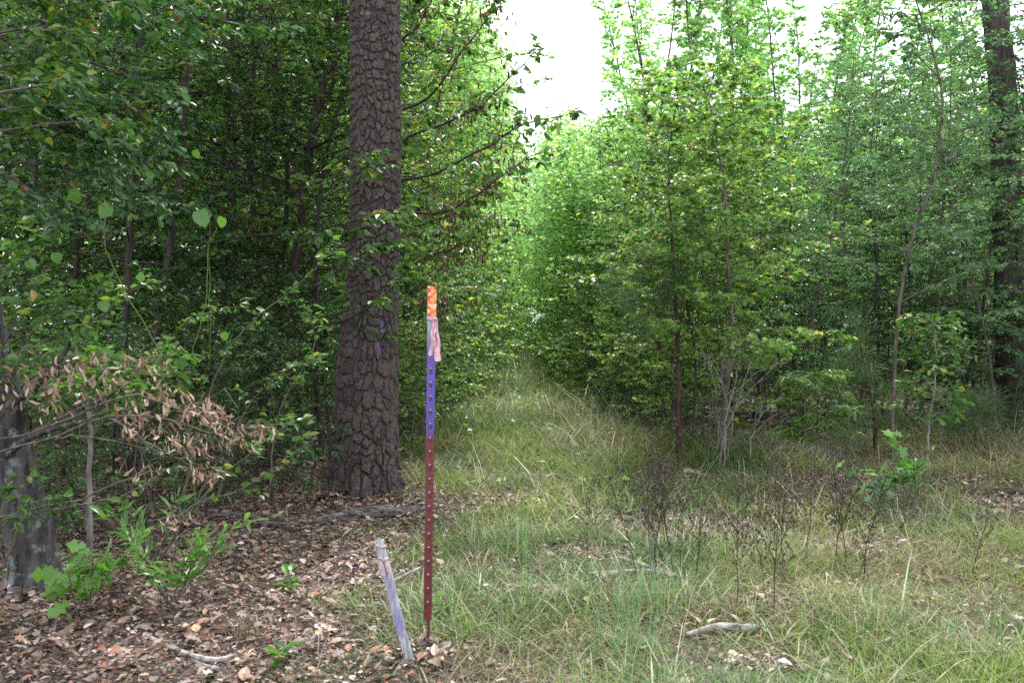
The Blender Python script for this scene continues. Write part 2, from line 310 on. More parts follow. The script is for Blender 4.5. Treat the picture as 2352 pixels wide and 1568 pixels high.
# ------------------------------------------------------------------ ground
def trail_c(y): return .2 + np.clip(np.asarray(y, float) - 25, 0, 99) * .033
def trail_w(y): return np.interp(y, [9, 12, 16, 22, 30, 55], [1.5, 1.3, 1.05, .8, .6, .45])
def build_ground():
    xs = np.unique(np.r_[np.linspace(-6, 7, 210), np.geomspace(6.1, 80, 30), -np.geomspace(6.1, 80, 30)])
    ys = np.unique(np.r_[np.linspace(-4, 14, 260), np.geomspace(14.1, 100, 60), [-5, -6]])
    X, Y = np.meshgrid(xs, ys, indexing='ij'); Z = height(X, Y); n, m = X.shape
    V = np.stack([X, Y, Z], -1).reshape(-1, 3); i = np.arange(n - 1)[:, None] * m + np.arange(m - 1)[None]
    F = np.stack([i, i + m, i + m + 1, i + 1], -1).reshape(-1, 4)
    mt, nt, N, L = mat('forest_soil')
    tc = N("ShaderNodeTexCoord"); n1 = N("ShaderNodeTexNoise"); n1.inputs['Scale'].default_value = 28; n1.inputs['Detail'].default_value = 8; n1.inputs['Roughness'].default_value = .7; L(tc.outputs['Object'], n1.inputs['Vector'])
    r = ramp(nt, n1.outputs[0], [(.3, (.014, .01, .007)), (.5, (.04, .028, .02)), (.62, (.075, .055, .042)), (.75, (.13, .1, .08))])
    p = N("ShaderNodeBsdfPrincipled"); L(r.outputs[0], p.inputs['Base Color']); p.inputs['Roughness'].default_value = .95
    b = N("ShaderNodeBump"); b.inputs['Distance'].default_value = .02; b.inputs['Strength'].default_value = .8; L(n1.outputs[0], b.inputs['Height']); L(b.outputs[0], p.inputs['Normal'])
    o = N("ShaderNodeOutputMaterial"); L(p.outputs[0], o.inputs[0])
    g = link('ground', make_mesh('ground', [(V, F, 0)], [mt], True)); tag(g, kind='structure')
build_ground()

def sstep(x): x = np.clip(x, 0, 1); return x * x * (3 - 2 * x)
PATCH = [(.45, 5.75, .42, .22), (2.6, 8.1, 1.1, .45), (3.9, 7.2, .9, .5), (-.15, 7.3, .4, .25), (.1, 4.9, .2, .12), (1.9, 7.1, .3, .2), (1.25, 4.7, .3, .16), (.75, 6.7, .35, .2), (1.5, 8.6, .5, .25), (2.3, 5.9, .4, .25), (1.0, 3.9, .2, .1), (.25, 8.6, .3, .25)]
def grass_mask(x, y):
    wob = (N2(x * 1.3, y * 1.3) - .5)
    xl = np.interp(y, [2.5, 3.7, 5.5, 7.5, 9, 11, 60], [-.75, -.72, -.8, -.75, -1.0, -1.35, -1.35]) + wob * .8
    xl = np.where(y > 11, trail_c(y) - trail_w(y), xl)
    xr = np.where(y > 11.2, trail_c(y) + trail_w(y), np.interp(y, [9.6, 10.6, 11.2], [9, 4, 1.8])) + wob * .6
    m = sstep((x - xl) / 1.0 + .3) * sstep((xr - x) / .4)
    for cx, cy_, rx, ry in PATCH:
        m = m * (1 - .85 * sstep(1.35 - np.hypot((x - cx) / rx, (y - cy_) / ry) + .9 * (N3(x * 5, y * 5) - .5)))
    return m
def blades(rng, x, y, h, wd, lean, bend):
    n = len(x); az = rng.uniform(0, 2 * math.pi, n); D = np.stack([np.cos(az), np.sin(az)], -1); fa = az + math.pi / 2 + rng.normal(0, .5, n)
    S = np.stack([np.cos(fa), np.sin(fa)], -1); z0 = height(x, y) - .01
    ts = np.array([0, .35, .7, 1.]); ww = np.array([1, .85, .55, 0])
    V = np.zeros((n, 7, 3)); q = 0
    for k, t in enumerate(ts):
        out_ = (lean * t + bend * t * t) * h; zz = h * t * np.sqrt(np.maximum(.05, 1 - (lean * .6) ** 2)) - bend * h * .45 * t * t * t
        cx_ = x + D[:, 0] * out_; cy_ = y + D[:, 1] * out_; cz = z0 + np.maximum(zz, .004 + .02 * t)
        if k < 3:
            for sg in (-1, 1):
                V[:, q, 0] = cx_ + sg * S[:, 0] * wd * ww[k]; V[:, q, 1] = cy_ + sg * S[:, 1] * wd * ww[k]; V[:, q, 2] = cz; q += 1
        else: V[:, 6, 0] = cx_; V[:, 6, 1] = cy_; V[:, 6, 2] = cz
    F = np.array([[0, 1, 3], [0, 3, 2], [2, 3, 5], [2, 5, 4], [4, 5, 6]])
    FF = (F[None] + (np.arange(n) * 7)[:, None, None]).reshape(-1, 3)
    return V.reshape(-1, 3), FF
def build_grass():
    rng = np.random.default_rng(5); G = []; D = []
    # near clearing, sampled with even density on the ground
    for (n, y0, y1, x0f, x1f, sc_) in ((270000, 2.4, 6.2, -.85, .92, 1.0), (230000, 6.2, 12.5, -.7, .78, 1.25), (110000, 12.5, 30, -.16, .16, 1.9), (40000, 30, 62, -.08, .1, 3.)):
        y = np.sqrt(rng.uniform(y0 * y0, y1 * y1, n)); x = rng.uniform(x0f, x1f, n) * y
        m = grass_mask(x, y); cl = N1(x * 2.6 + 5, y * 2.6); cl2 = N3(x * 6.5, y * 6.5)
        keep = rng.random(n) < np.maximum(m * (.42 + .75 * cl) * (.55 + .75 * cl2), .3 * (y < 10) * sstep((N1(x * 1.9 + 2, y * 1.9 + 8) - .45) / .25) + .03)
        x, y, cl, m = x[keep], y[keep], cl[keep], m[keep]; k = len(x)
        tall = np.interp(y, [3, 6, 9, 14, 60], [.52, .7, 1.2, 1.9, 2.4])
        h = rng.gamma(3.2, .034, k) * tall * (.55 + 1.0 * cl) * (.6 + .5 * m)
        wd = rng.gamma(4, .0005, k) * sc_; lean = rng.uniform(.1, 1.1, k); bend = rng.uniform(.1, 1.0, k)
        dry = N3(x * 1.1 + 9, y * 1.1 + 4) * .55 + N2(x * 4 + 3, y * 4) * .35 + rng.random(k) * .55
        dd = dry > np.interp(y, [3, 5, 9, 20], [.82, .78, .8, .88])
        pa = N1(x * 1.5 + 31, y * 1.2 + 17) + rng.normal(0, .12, k); mi_ = np.where(pa < .36, 1, np.where(pa > .66, 2, 0))
        for B, q, g_ in [(G, ~dd & (mi_ == g), g) for g in range(3)] + [(D, dd, 0)]:
            B.append((*blades(rng, x[q], y[q], h[q] * (1, 1.15, .9)[g_] * (1 if B is G else .9), wd[q], lean[q], bend[q] * (1 if B is G else 1.3)), g_))
    n = 2600; y = np.sqrt(rng.uniform(3.2 ** 2, 14 ** 2, n)); x = rng.uniform(-.3, .6, n) * y; q = rng.random(n) < grass_mask(x, y) * (N2(x * 1.4 + 3, y * 1.4) * 1.2 - .2); x, y = x[q], y[q]; n = len(x)
    D.append((*blades(rng, x, y, rng.uniform(.15, .5, n), rng.uniform(.0008, .0016, n), rng.uniform(0, .35, n), rng.uniform(0, .4, n)), rng.integers(0, 2)))
    tag(link('grass', make_mesh('grass', G, [M['grass'], M['grass_cool'], M['grass_lime']])), 'thin tangled green grass covering the trail and clearing', 'grass', kind='stuff')
    tag(link('dry_grass', make_mesh('dry_grass', D, [M['drygrass'], M['drygrass']])), 'straw coloured dry grass blades tangled among the green grass', 'dry grass', kind='stuff')
build_grass()

def build_litter():
    rng = np.random.default_rng(9); B = []
    def scatter(n, y0, y1, x0f, x1f, size, keepf, kinds):
        y = np.sqrt(rng.uniform(y0 * y0, y1 * y1, n)); x = rng.uniform(x0f, x1f, n) * y
        k = rng.random(n) < keepf(x, y); x, y = x[k], y[k]; n = len(x)
        kk = rng.integers(0, len(kinds), n)
        for q, kd in enumerate(kinds):
            s_ = kk == q; c = s_.sum(); z = height(x[s_], y[s_]) + rng.uniform(.002, .035, c)
            az = rng.uniform(0, 2 * math.pi, c); d = np.stack([np.cos(az), np.sin(az), rng.normal(0, .3, c)], -1)
            nr = np.array([0, 0, 1.]) + rng.normal(0, .3, (c, 3))
            B.append((*place(kd, np.stack([x[s_], y[s_], z], -1), d, nr, size * rng.uniform(.3, 1.3, c) , rng.uniform(.8, 1.4, c)), 0))
    scatter(62000, 2.4, 8.5, -.9, .9, .055, lambda x, y: np.clip(1 - grass_mask(x, y), .13, 1), ['curl', 'ovate', 'oak', 'obov', 'oak', 'ovate', 'curl'])
    scatter(130000, 2.4, 8.5, -.9, .9, .022, lambda x, y: np.clip(1 - grass_mask(x, y), .1, 1), ['ovate', 'oak'])
    scatter(42000, 8.5, 22, -.6, .62, .09, lambda x, y: np.clip(1 - grass_mask(x, y), .03, 1) * (N1(x, y) * .6 + .55), ['ovate', 'simple3'])
    for cx, cy_, n_, sp_ in ((gx(838, 7.4), 7.42, 260, .24), (gx(745, 7.5), 7.5, 120, .12), (gx(981, 4.06), 4.08, 40, .07), (gx(945, 3.9), 3.93, 40, .07), (gx(80, 5.1), 5.0, 160, .2)):
        x = cx + rng.normal(0, sp_, n_); y = cy_ + rng.normal(0, sp_ * .5, n_); d = rng.normal(0, 1, (n_, 3)); d[:, 2] *= .3
        B.append((*place('ovate', np.stack([x, y, height(x, y) + rng.uniform(.01, .05, n_)], -1), d, np.array([0, 0, 1.]) + rng.normal(0, .4, (n_, 3)), rng.uniform(.025, .07, n_)), 0))
    tag(link('leaf_litter', make_mesh('leaf_litter', B, [M['litter']])), 'brown and pinkish fallen leaves covering the ground at left and under the trees', 'leaf litter', kind='stuff')
    # pine straw and tiny twigs
    n = 140000; y = np.sqrt(rng.uniform(2.4 ** 2, 10 ** 2, n)); x = rng.uniform(-.85, .85, n) * y
    k = rng.random(n) < np.clip(1.05 - grass_mask(x, y), .2, 1); x, y = x[k], y[k]; n = len(x)
    az = rng.uniform(0, 2 * math.pi, n); d = np.stack([np.cos(az), np.sin(az), rng.normal(0, .12, n)], -1)
    V = place('needle', np.stack([x, y, height(x, y) + rng.uniform(.004, .03, n)], -1), d, np.array([0, 0, 1.]) + rng.normal(0, .6, (n, 3)), rng.uniform(.05, .16, n), rng.uniform(.016, .04, n))
    tag(link('pine_straw', make_mesh('pine_straw', [(*V, 0)], [M['straw']])), 'thin dead pine needles strewn over the leaf litter', 'pine straw', kind='stuff')
build_litter()

# ------------------------------------------------------------------ the big pine
def build_pine():
    Y0 = 7.75; mpp = Y0 / FPX
    yy = np.array([-1500, -400, 0, 300, 500, 620, 700, 760, 900, 1000, 1090, 1130, 1165, 1200.])
    le = np.array([850, 812, 808, 806, 805, 800, 790, 782, 765, 757, 750, 745, 732, 715.])
    ri = np.array([930, 921, 921, 923, 922, 918, 916, 915, 914, 914, 917, 925, 945, 962.])
    z = at(CXP, 0, Y0)[2]
    zrow = np.array([at(CXP, p_, Y0)[2] for p_ in yy])[::-1]; ce = ((le + ri) / 2)[::-1]; wd = ((ri - le) / 2)[::-1]
    nz, na = 1150, 340; Z = np.linspace(-.12, 6.2, nz); A = np.linspace(0, 2 * math.pi, na, endpoint=False)
    C = (np.interp(Z, zrow, ce) - CXP) * mpp; Rr = np.interp(Z, zrow, wd) * mpp
    k = np.ones(41) / 41; Rp = np.convolve(np.pad(Rr, 20, 'edge'), k, 'valid'); Cp = np.convolve(np.pad(C, 20, 'edge'), k, 'valid')
    ZZ, AA = np.meshgrid(Z, A, indexing='ij')
    rng = np.random.default_rng(3)
    def worley(U, V, nu, seed, jit=.8):
        g = np.random.default_rng(seed); nv = int(V.max()) + 4; J = g.random((nu, nv, 2)) * jit + (1 - jit) / 2; ID = g.random((nu, nv))
        ui = np.floor(U).astype(int); vi = np.floor(V).astype(int); f1 = np.full(U.shape, 9.); f2 = np.full(U.shape, 9.); idd = np.zeros(U.shape); dv = np.zeros(U.shape)
        for a in (-1, 0, 1):
            for b in (-1, 0, 1):
                cu = (ui + a) % nu; cv = np.clip(vi + b, 0, nv - 1); px = ui + a + J[cu, cv, 0]; py = vi + b + J[cu, cv, 1]
                dd = np.maximum(np.abs(U - px), np.abs(V - py) * .8) * .5 + np.hypot(U - px, V - py) * .5
                c = dd < f1; f2 = np.where(c, f1, np.minimum(f2, dd)); idd = np.where(c, ID[cu, cv], idd); dv = np.where(c, V - py, dv); f1 = np.where(c, dd, f1)
        return f1, f2, idd, dv
    nu = 21; wp = (N1(AA * 2.5 + 3, ZZ * 3) - .5) * 1.0 + (N2(AA * 16, ZZ * 34) - .5) * .3; wq = (N3(AA * 3, ZZ * 4) - .5) * 1.2 + (N1(AA * 17, ZZ * 34) - .5) * .3
    U = AA / (2 * math.pi) * nu + wp; V = (ZZ + .3) / .1 * np.interp(ZZ, [0, 1.2, 2.2, 6], [.62, .75, 1.0, 1.25]) + wq + 2
    f1, f2, idd, dv = worley(U, V, nu, 4)
    g1, g2, id2, dv2 = worley(U * 2 + .37 + wq * .6, V * 2.3 + wp, nu * 2, 8)
    edge = sstep((f2 - f1 - .02) / .22); e2 = sstep((g2 - g1) / .2)
    disp = edge * (.009 + .009 * idd) - .007 + e2 * .005 * (.4 + id2) * edge - dv * .006 * edge + (id2 - .5) * .005 * edge
    disp += (N2(AA * 60, ZZ * 160) - .5) * .0025 + (N3(AA * 25, ZZ * 40) - .5) * .004
    low = sstep((.75 - ZZ) / .9); disp *= 1 + .9 * low
    fl = .045 * sstep((.32 - ZZ) / .4) * np.maximum(0, np.cos(AA * 5 + 1.2)) ; Rf = Rp[:, None] + disp - .012 + fl
    X = Cp[:, None] + Rf * np.cos(AA); Yy = Y0 + Rf * np.sin(AA)
    P = np.stack([X, Yy, ZZ], -1).reshape(-1, 3)
    i = np.arange(nz - 1)[:, None] * na; j = np.arange(na)[None]; kx = (j + 1) % na
    F = np.stack([i + j, i + kx, i + na + kx, i + na + j], -1).reshape(-1, 4)
    tone = idd * .5 + id2 * .4 + (N3(AA * 30, ZZ * 60)) * .25
    th = (AA - 1.5 * math.pi)                                   # 0 = facing the viewer
    pz = at(CXP, 765, Y0)[2]; pm = 1.25 * np.exp(-((th - .5) / .17) ** 2 - ((ZZ - pz) / .14) ** 2) * edge
    pm = sstep((pm * (.55 + .9 * N1(AA * 50, ZZ * 45)) - .3) / .35)
    pm = np.maximum(pm, 0)
    m, nt, N, L = mat('pine_bark')
    a1 = N("ShaderNodeAttribute"); a1.attribute_name = 'tone'; a2 = N("ShaderNodeAttribute"); a2.attribute_name = 'paint'; tc = N("ShaderNodeTexCoord")
    r = ramp(nt, a1.outputs['Fac'], [(.12, (.03, .025, .023)), (.4, (.052, .043, .04)), (.66, (.082, .07, .065)), (.85, (.058, .04, .032)), (.98, (.095, .05, .035))])
    n1 = N("ShaderNodeTexNoise"); n1.inputs['Scale'].default_value = 60; n1.inputs['Detail'].default_value = 8; n1.inputs['Roughness'].default_value = .7; L(tc.outputs['Object'], n1.inputs['Vector'])
    r1 = ramp(nt, n1.outputs[0], [(.3, (.55, .5, .48)), (.7, (1.25, 1.25, 1.25))]); mx = N("ShaderNodeMixRGB"); mx.blend_type = 'MULTIPLY'; mx.inputs[0].default_value = 1; L(r.outputs[0], mx.inputs[1]); L(r1.outputs[0], mx.inputs[2])
    n3 = N("ShaderNodeTexNoise"); n3.inputs['Scale'].default_value = 5; n3.inputs['Detail'].default_value = 7; n3.inputs['Roughness'].default_value = .75; L(tc.outputs['Object'], n3.inputs['Vector'])
    r3 = ramp(nt, n3.outputs[0], [(.63, (0, 0, 0)), (.7, (.6, .6, .6))]); m3 = N("ShaderNodeMixRGB"); L(r3.outputs[0], m3.inputs[0]); L(mx.outputs[0], m3.inputs[1]); m3.inputs[2].default_value = (.2, .24, .2, 1)
    m2 = N("ShaderNodeMixRGB"); L(a2.outputs['Fac'], m2.inputs[0]); L(m3.outputs[0], m2.inputs[1]); m2.inputs[2].default_value = (.11, .075, .14, 1)
    p = N("ShaderNodeBsdfPrincipled"); L(m2.outputs[0], p.inputs['Base Color']); p.inputs['Roughness'].default_value = .8; p.inputs['Specular IOR Level'].default_value = .35
    b = N("ShaderNodeBump"); b.inputs['Distance'].default_value = .006; b.inputs['Strength'].default_value = .7; L(n1.outputs[0], b.inputs['Height']); L(b.outputs[0], p.inputs['Normal'])
    o = N("ShaderNodeOutputMaterial"); L(p.outputs[0], o.inputs[0])
    root = empty('pine_tree', (0, 0, 0), 'thick plated pine trunk with faded purple paint patch, standing behind the metal post', 'pine tree')
    me = make_mesh('trunk', [(P, F, 0)], [m], False, {'tone': tone.ravel(), 'paint': pm.ravel()})
    link('trunk', me, root)
    # the stem above the frame and its needle crown
    pl = Plant(77); top = np.array([Cp[-1], Y0, 6.15]); T = smooth_path([top, top + [.1, 0, 5], top + [0, .2, 11]], 12); pl.wood.append((*tube(T, np.linspace(Rp[-1], .05, 12), 20), 0))
    link('upper_stem', make_mesh('upper_stem', pl.wood, [M['bark_red']], True), root)
    pl.wood = []; nd = []
    for q in range(46):
        t = q / 46; h = 9.5 + 7.2 * t; az = q * 2.4; Lh = 2.6 * (1 - t * .7); P_ = pl.path([top[0], Y0, h], [math.cos(az), math.sin(az), .25], Lh, 6, .12, 0, .05)
        pl.tube(P_, .03, .008, 4)
        for c in range(12):
            k_ = rng.uniform(.35, 1) * 5; ii = min(int(k_), 4); nd.append(P_[ii] + (P_[ii + 1] - P_[ii]) * (k_ - ii) + rng.normal(0, .16, 3))
    nd = np.array(nd); m_ = 70; pos = np.repeat(nd, m_, 0); d = norm(rng.normal(0, 1, (len(pos), 3)) + [0, 0, .3])
    link('branches', make_mesh('branches', pl.wood, [M['bark_red']], True), root)
    link('crown', make_mesh('crown', [(*place('needle', pos, d, rng.normal(0, 1, (len(pos), 3)), rng.uniform(.14, .22, len(pos)), np.full(len(pos), .05)), 0)], [M['needle']]), root)
build_pine()

# ------------------------------------------------------------------ metal T-post
def ribbon_mesh(P, W, thick=.0006):
    """a strip following points P with half-width vectors W, given a real thickness"""
    P = np.array(P, float); W = np.array(W, float); n = len(P); T = norm(np.gradient(P, axis=0)); Nn = norm(np.cross(T, norm(W))) * thick
    V = np.concatenate([P - W + Nn, P + W + Nn, P + W - Nn, P - W - Nn]); i = np.arange(n - 1)
    F = []
    for a in range(4):
        b = (a + 1) % 4; F.append(np.stack([a * n + i, b * n + i, b * n + i + 1, a * n + i + 1], -1))
    F.append(np.array([[0, n, 2 * n, 3 * n], [n - 1, 4 * n - 1, 3 * n - 1, 2 * n - 1]]))
    return V, np.concatenate(F)
def box(c, s, R3=None):
    v = np.array([[x, y, z] for x in (-.5, .5) for y in (-.5, .5) for z in (-.5, .5)]) * np.array(s)
    if R3 is not None: v = v @ np.array(R3).T
    return v + np.array(c), np.array([[0, 1, 3, 2], [4, 6, 7, 5], [0, 4, 5, 1], [2, 3, 7, 6], [0, 2, 6, 4], [1, 5, 7, 3]])
PINK = plain('pink_flagging', (.66, .36, .42), .45, (.76, .54, .62), 40, trans=.35)
def build_post():
    Yp = 4.08; base = at(981, 1512, Yp); top = at(992.5, 658, Yp); base[2] = float(height(base[0], base[1])) - .03
    Lz = np.linalg.norm(top - base); ax = (top - base) / Lz
    root = empty('metal_fence_post', base, 'dark red metal post with purple band, orange top and pink ribbon, standing in the grass', 'fence post')
    root.rotation_euler = (math.atan2(-ax[1], ax[2]), math.asin(ax[0]), 0)
    fr = lambda py: Lz * (1512 - py) / (1512 - 658) 
    m, nt, N, L = mat('painted_post')
    tc = N("ShaderNodeTexCoord"); sp = N("ShaderNodeSeparateXYZ"); L(tc.outputs['Object'], sp.inputs[0])
    n1 = N("ShaderNodeTexNoise"); n1.inputs['Scale'].default_value = 60; n1.inputs['Detail'].default_value = 5; L(tc.outputs['Object'], n1.inputs['Vector'])
    ad = N("ShaderNodeMath"); ad.operation = 'MULTIPLY_ADD'; L(n1.outputs[0], ad.inputs[0]); ad.inputs[1].default_value = .075; n1.inputs['Roughness'].default_value = .8; L(sp.outputs['Z'], ad.inputs[2])
    dv = N("ShaderNodeMath"); dv.operation = 'DIVIDE'; L(ad.outputs[0], dv.inputs[0]); dv.inputs[1].default_value = Lz + .05
    q = lambda py: (fr(py) + .025) / (Lz + .05)
    r = ramp(nt, dv.outputs[0], [(0, (.04, .014, .013)), (q(1420), (.11, .014, .016)), (q(1000), (.125, .017, .019)), (q(985), (.075, .05, .27)), (q(820), (.085, .06, .31)), (q(775), (.16, .15, .27)), (q(745), (.28, .32, .37)), (1, (.28, .32, .37))])
    n2 = N("ShaderNodeTexNoise"); n2.inputs['Scale'].default_value = 160; n2.inputs['Detail'].default_value = 6; L(tc.outputs['Object'], n2.inputs['Vector'])
    r2 = ramp(nt, n2.outputs[0], [(.3, (.45, .42, .4)), (.45, (.85, .85, .85)), (.65, (1.2, 1.2, 1.2))]); mx = N("ShaderNodeMixRGB"); mx.blend_type = 'MULTIPLY'; mx.inputs[0].default_value = .8; L(r.outputs[0], mx.inputs[1]); L(r2.outputs[0], mx.inputs[2])
    p = N("ShaderNodeBsdfPrincipled"); L(mx.outputs[0], p.inputs['Base Color']); p.inputs['Roughness'].default_value = .5
    b = N("ShaderNodeBump"); b.inputs['Distance'].default_value = .001; b.inputs['Strength'].default_value = .5; L(n2.outputs[0], b.inputs['Height']); L(b.outputs[0], p.inputs['Normal'])
    o = N("ShaderNodeOutputMaterial"); L(p.outputs[0], o.inputs[0])
    # T section: flange 34 mm towards the viewer (-Y), web behind
    f, t, wb, dp = .017, .0035, .0035, .030
    sec = [(-f, -t), (-f + .001, -t - .0012), (f - .001, -t - .0012), (f, -t), (f, t * .3), (wb, t * 1.2), (wb, dp), (-wb, dp), (-wb, t * 1.2), (-f, t * .3)]
    sec = np.array(sec); n = len(sec); z0, z1 = 0, Lz
    V = np.array([[x, y, z] for z in (fr(1425), z1) for x, y in sec]); F = [[a, (a + 1) % n, n + (a + 1) % n, n + a] for a in range(n)]
    bm = [(V, np.array(F), 0), (V, np.array([list(range(2 * n - 1, n - 1, -1))[::-1]]), 0)]
    sec2 = sec * np.array([.42, 1]); V2 = np.array([[x + .004, y, z] for z in (z0, fr(1425) + .002) for x, y in sec2]); bm.append((V2, np.array(F), 0))
    link('shaft', make_mesh('shaft', bm, [m]), root)
    # studs: a raised lug every 53 mm on the flange
    sv, sf = [], []
    lug = np.array([[-.0045, 0, -.011], [.0045, 0, -.011], [.0045, 0, .011], [-.0045, 0, .011], [-.003, -.006, -.009], [.003, -.006, -.009], [.003, -.0045, .007], [-.003, -.0045, .007]])
    lf = np.array([[4, 5, 6, 7], [0, 1, 5, 4], [1, 2, 6, 5], [2, 3, 7, 6], [3, 0, 4, 7]])
    stm = make_mesh('stud', [(lug, lf, 0), (lug[[3, 2, 6, 7]] * np.array([.9, 1.06, 1]) + np.array([0, -.0003, .0006]), np.array([[0, 1, 2, 3]]), 1)], [m, plain('pale_stud_top', (.3, .22, .25), .4, (.45, .38, .42))])  # upper face of each stud is paler than the shaft
    py = 850.
    while py < 1415:
        st = bpy.data.objects.new('stud', stm); COL.objects.link(st); st.parent = root; st.location = (.0005, -t - .0011, fr(py)); py += 31.6
    # faded orange wrap at the top
    mo, nt, N, L = mat('faded_orange_paint'); tc = N("ShaderNodeTexCoord"); mp = N("ShaderNodeMapping"); mp.inputs['Rotation'].default_value = (0, R(55), 0); mp.inputs['Scale'].default_value = (1, 1, 1); L(tc.outputs['Object'], mp.inputs[0])
    v = N("ShaderNodeTexNoise"); v.inputs['Scale'].default_value = 42; v.inputs['Detail'].default_value = 3; v.inputs['Distortion'].default_value = 1.2; L(mp.outputs[0], v.inputs['Vector'])
    r = ramp(nt, v.outputs[0], [(.34, (.28, .05, .015)), (.43, (.6, .11, .015)), (.52, (.72, .22, .06)), (.6, (.72, .52, .38))])
    p = N("ShaderNodeBsdfPrincipled"); L(r.outputs[0], p.inputs['Base Color']); p.inputs['Roughness'].default_value = .4; o = N("ShaderNodeOutputMaterial"); L(p.outputs[0], o.inputs[0])
    zb = fr(726); sec3 = sec * 1.06 + np.array([0, -.0004]); V3 = np.array([[x, y, z] for z in (zb, z1 + .0015) for x, y in sec3])
    link('orange_wrap', make_mesh('orange_wrap', [(V3, np.array(F), 0), (V3, np.array([list(range(n, 2 * n))]), 0)], [mo]), root)
    # flagging: a band round the flange, a knot and two tails
    zt = fr(733); a = np.linspace(0, 2 * math.pi, 17); P = np.stack([np.cos(a) * .0195, np.sin(a) * .011 - .001, zt + .004 * np.sin(a * 2) - .002 * np.cos(a)], -1)
    W = np.tile([0, 0, .0075], (17, 1)); rb = [(*ribbon_mesh(P, W), 0)]
    t_ = np.linspace(0, 1, 12)
    t_ = np.linspace(0, 1, 22)
    def strip(x0, x1, y0, py_end, w0, w1, ph, fold):
        Ld = fr(733) - fr(py_end); Pq = np.stack([x0 + (x1 - x0) * t_ + .0022 * np.sin(t_ * 11 + ph), y0 - .005 * np.sin(t_ * 5 + ph) + .0015 * np.sin(t_ * 23), zt - Ld * t_], -1)
        Wq = (w0 + (w1 - w0) * t_)[:, None] * np.stack([np.cos(fold * np.sin(t_ * 7 + ph)), np.sin(fold * np.sin(t_ * 7 + ph)), .25 * np.sin(t_ * 13 + ph)], -1); Wq[-1, 0] *= .6; return Pq, Wq
    Pa, Wa = strip(.010, .001, -.013, 816, .006, .0105, .4, .5); Pb, Wb = strip(.019, .029, -.010, 828, .006, .0145, 2.1, .5); Pc, Wc = strip(.015, .013, -.019, 795, .004, .007, 4.0, .9)
    rb.append((*ribbon_mesh(Pc, Wc), 0))
    rb += [(*ribbon_mesh(Pa, Wa), 0), (*ribbon_mesh(Pb, Wb), 0), (*tube(smooth_path([[.008, -.014, zt], [.016, -.02, zt + .004], [.022, -.012, zt - .004]], 7), [.003, .0055, .0065, .006, .0065, .0045, .002], 7, True), 0)]
    link('flagging_ribbon', make_mesh('flagging_ribbon', rb, [PINK], True), root)
build_post()

